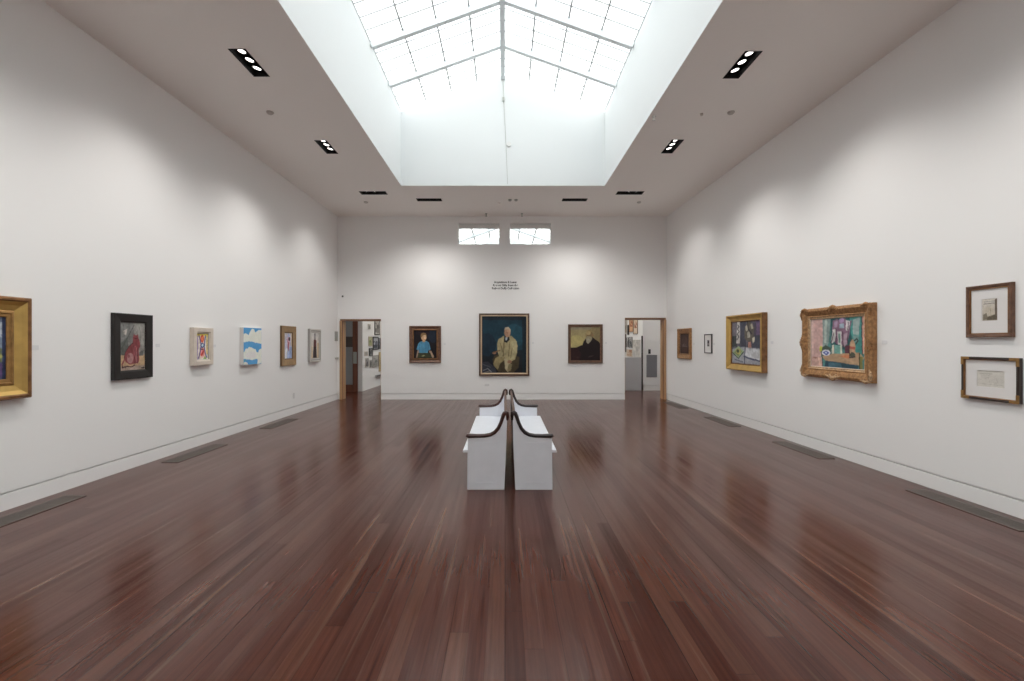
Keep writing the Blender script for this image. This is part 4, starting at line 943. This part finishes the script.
for (pxs, prof, ms, cols, lab) in (
    ((624, 627.6, 320, 334), pt, [FSILV], ((170, 166, 158), (120, 116, 110), (140, 130, 116)), 'pale picture at the edge of the right doorway, top row'),
    ((627.9, 629.2, 325, 335), pt, [FBLACK], ((40, 38, 36), (24, 22, 22), (30, 28, 28)), 'narrow black picture in the top row, seen through the right doorway'),
    ((629.6, 633.5, 318, 332), pt, [FRED], ((176, 128, 88), (150, 80, 50), (196, 150, 110)), 'orange picture in the top row, seen through the right doorway'),
    ((633.9, 638.0, 318, 334), pt, [FRED], ((196, 176, 150), (150, 84, 56), (210, 190, 170)), 'red brown framed picture in the top row, seen through the right doorway'),
    ((624.5, 626.4, 334, 352), pt, [FBLACK], ((90, 86, 82), (50, 48, 46), (70, 66, 62)), 'tall dark picture at the edge of the right doorway'),
    ((626.9, 629.0, 337.5, 347), pt, [FGREY], ((170, 168, 164), (80, 80, 82), (110, 108, 106)), 'small grey picture in the middle row, seen through the right doorway'),
    ((629.3, 632.5, 337, 348), pt, [FBLACK], ((176, 174, 172), (60, 60, 62), (100, 100, 102)), 'black and white picture in the middle row, seen through the right doorway'),
    ((626.9, 632.5, 349.3, 356.5), pt, [FCREAM], ((196, 180, 160), (150, 104, 76), (180, 150, 124)), 'brown and white picture just above the parapet, seen through the right doorway'),
    ((633.0, 640.6, 339.8, 357.2), pt, [FSILV], ((186, 182, 176), (164, 160, 154), (174, 170, 164)), 'large pale grey print above the parapet, seen through the right doorway')):
    c, z, w, h = ar(*pxs)
    framed('framed_picture', lab, 'picture', 'AR', c, z, w, h, prof, ms, bw(*cols), GN2, px=24)
vent = thing('return_air_vent', 'grey louvred air vent on the wall beyond the right doorway', 'vent', (4.61, YR + .25, .77))
bm = new_bm(); box(bm, -.165, .165, -.004, 0, -.35, .35); obj('back_plate', bm, GREYV, vent)
bm = new_bm()
for a in ((-.165, -.145, -.35, .35), (.145, .165, -.35, .35), (-.145, .145, -.35, -.33), (-.145, .145, .33, .35)): box(bm, a[0], a[1], -.016, -.004, a[2], a[3])
obj('frame', bm, GREYV, vent)
bm = new_bm()
for k in range(26): box(bm, -.145, .145, -.012, -.004, -.325 + k * .025, -.312 + k * .025)
obj('louvres', bm, GREYV, vent)
th = thing('thermostat', 'small black box on the wall above the grey air vent', 'thermostat', (4.535, YR + .2485, 1.225))
bm = new_bm(); box(bm, -.035, .035, -.03, 0, -.07, .07); obj('body', bm, DPLAST, th, bevel=.004)
bm = new_bm(); box(bm, -.022, .022, -.032, -.03, .0, .045); obj('screen', bm, FGREY, th)

# ------------------------------------------------------------------ light from the sky
w = bpy.data.worlds.new('bright overcast sky'); scene.world = w; w.use_nodes = True
bg = w.node_tree.nodes['Background']; bg.inputs[0].default_value = (.93, .97, 1.0, 1); bg.inputs[1].default_value = 2.25
def portal(x0, x1, y0, y1, z):
    l = bpy.data.lights.new('skylight_portal', 'AREA'); l.shape = 'RECTANGLE'; l.size = x1 - x0; l.size_y = y1 - y0
    l.cycles.is_portal = True
    o = bpy.data.objects.new('skylight_portal', l); C.objects.link(o); o.location = ((x0 + x1) / 2, (y0 + y1) / 2, z)
portal(SKX0, SKX1, SKY0, SKY1, RIDGE + .15)
portal(SKX0, SKX1, SK2Y0, SK2Y1, RIDGE + .15)

# ------------------------------------------------------------------ camera and view
cam = bpy.data.cameras.new('camera'); co = bpy.data.objects.new('camera', cam); C.objects.link(co)
co.location = (0, 0, EYE); co.rotation_euler = (PI / 2, 0, 0)
cam.sensor_width = 36; cam.lens = 36 * 455 / 1024; cam.shift_x = 7 / 1024; cam.shift_y = 1.5 / 1024
cam.clip_start = .05; cam.clip_end = 200
scene.camera = co
vs = scene.view_settings
vs.view_transform = 'Standard'; vs.look = 'None'; vs.exposure = .68; vs.gamma = 1; vs.use_curve_mapping = False
scene.cycles.use_denoising = True
scene.cycles.max_bounces = 14; scene.cycles.diffuse_bounces = 8; scene.cycles.transparent_max_bounces = 16
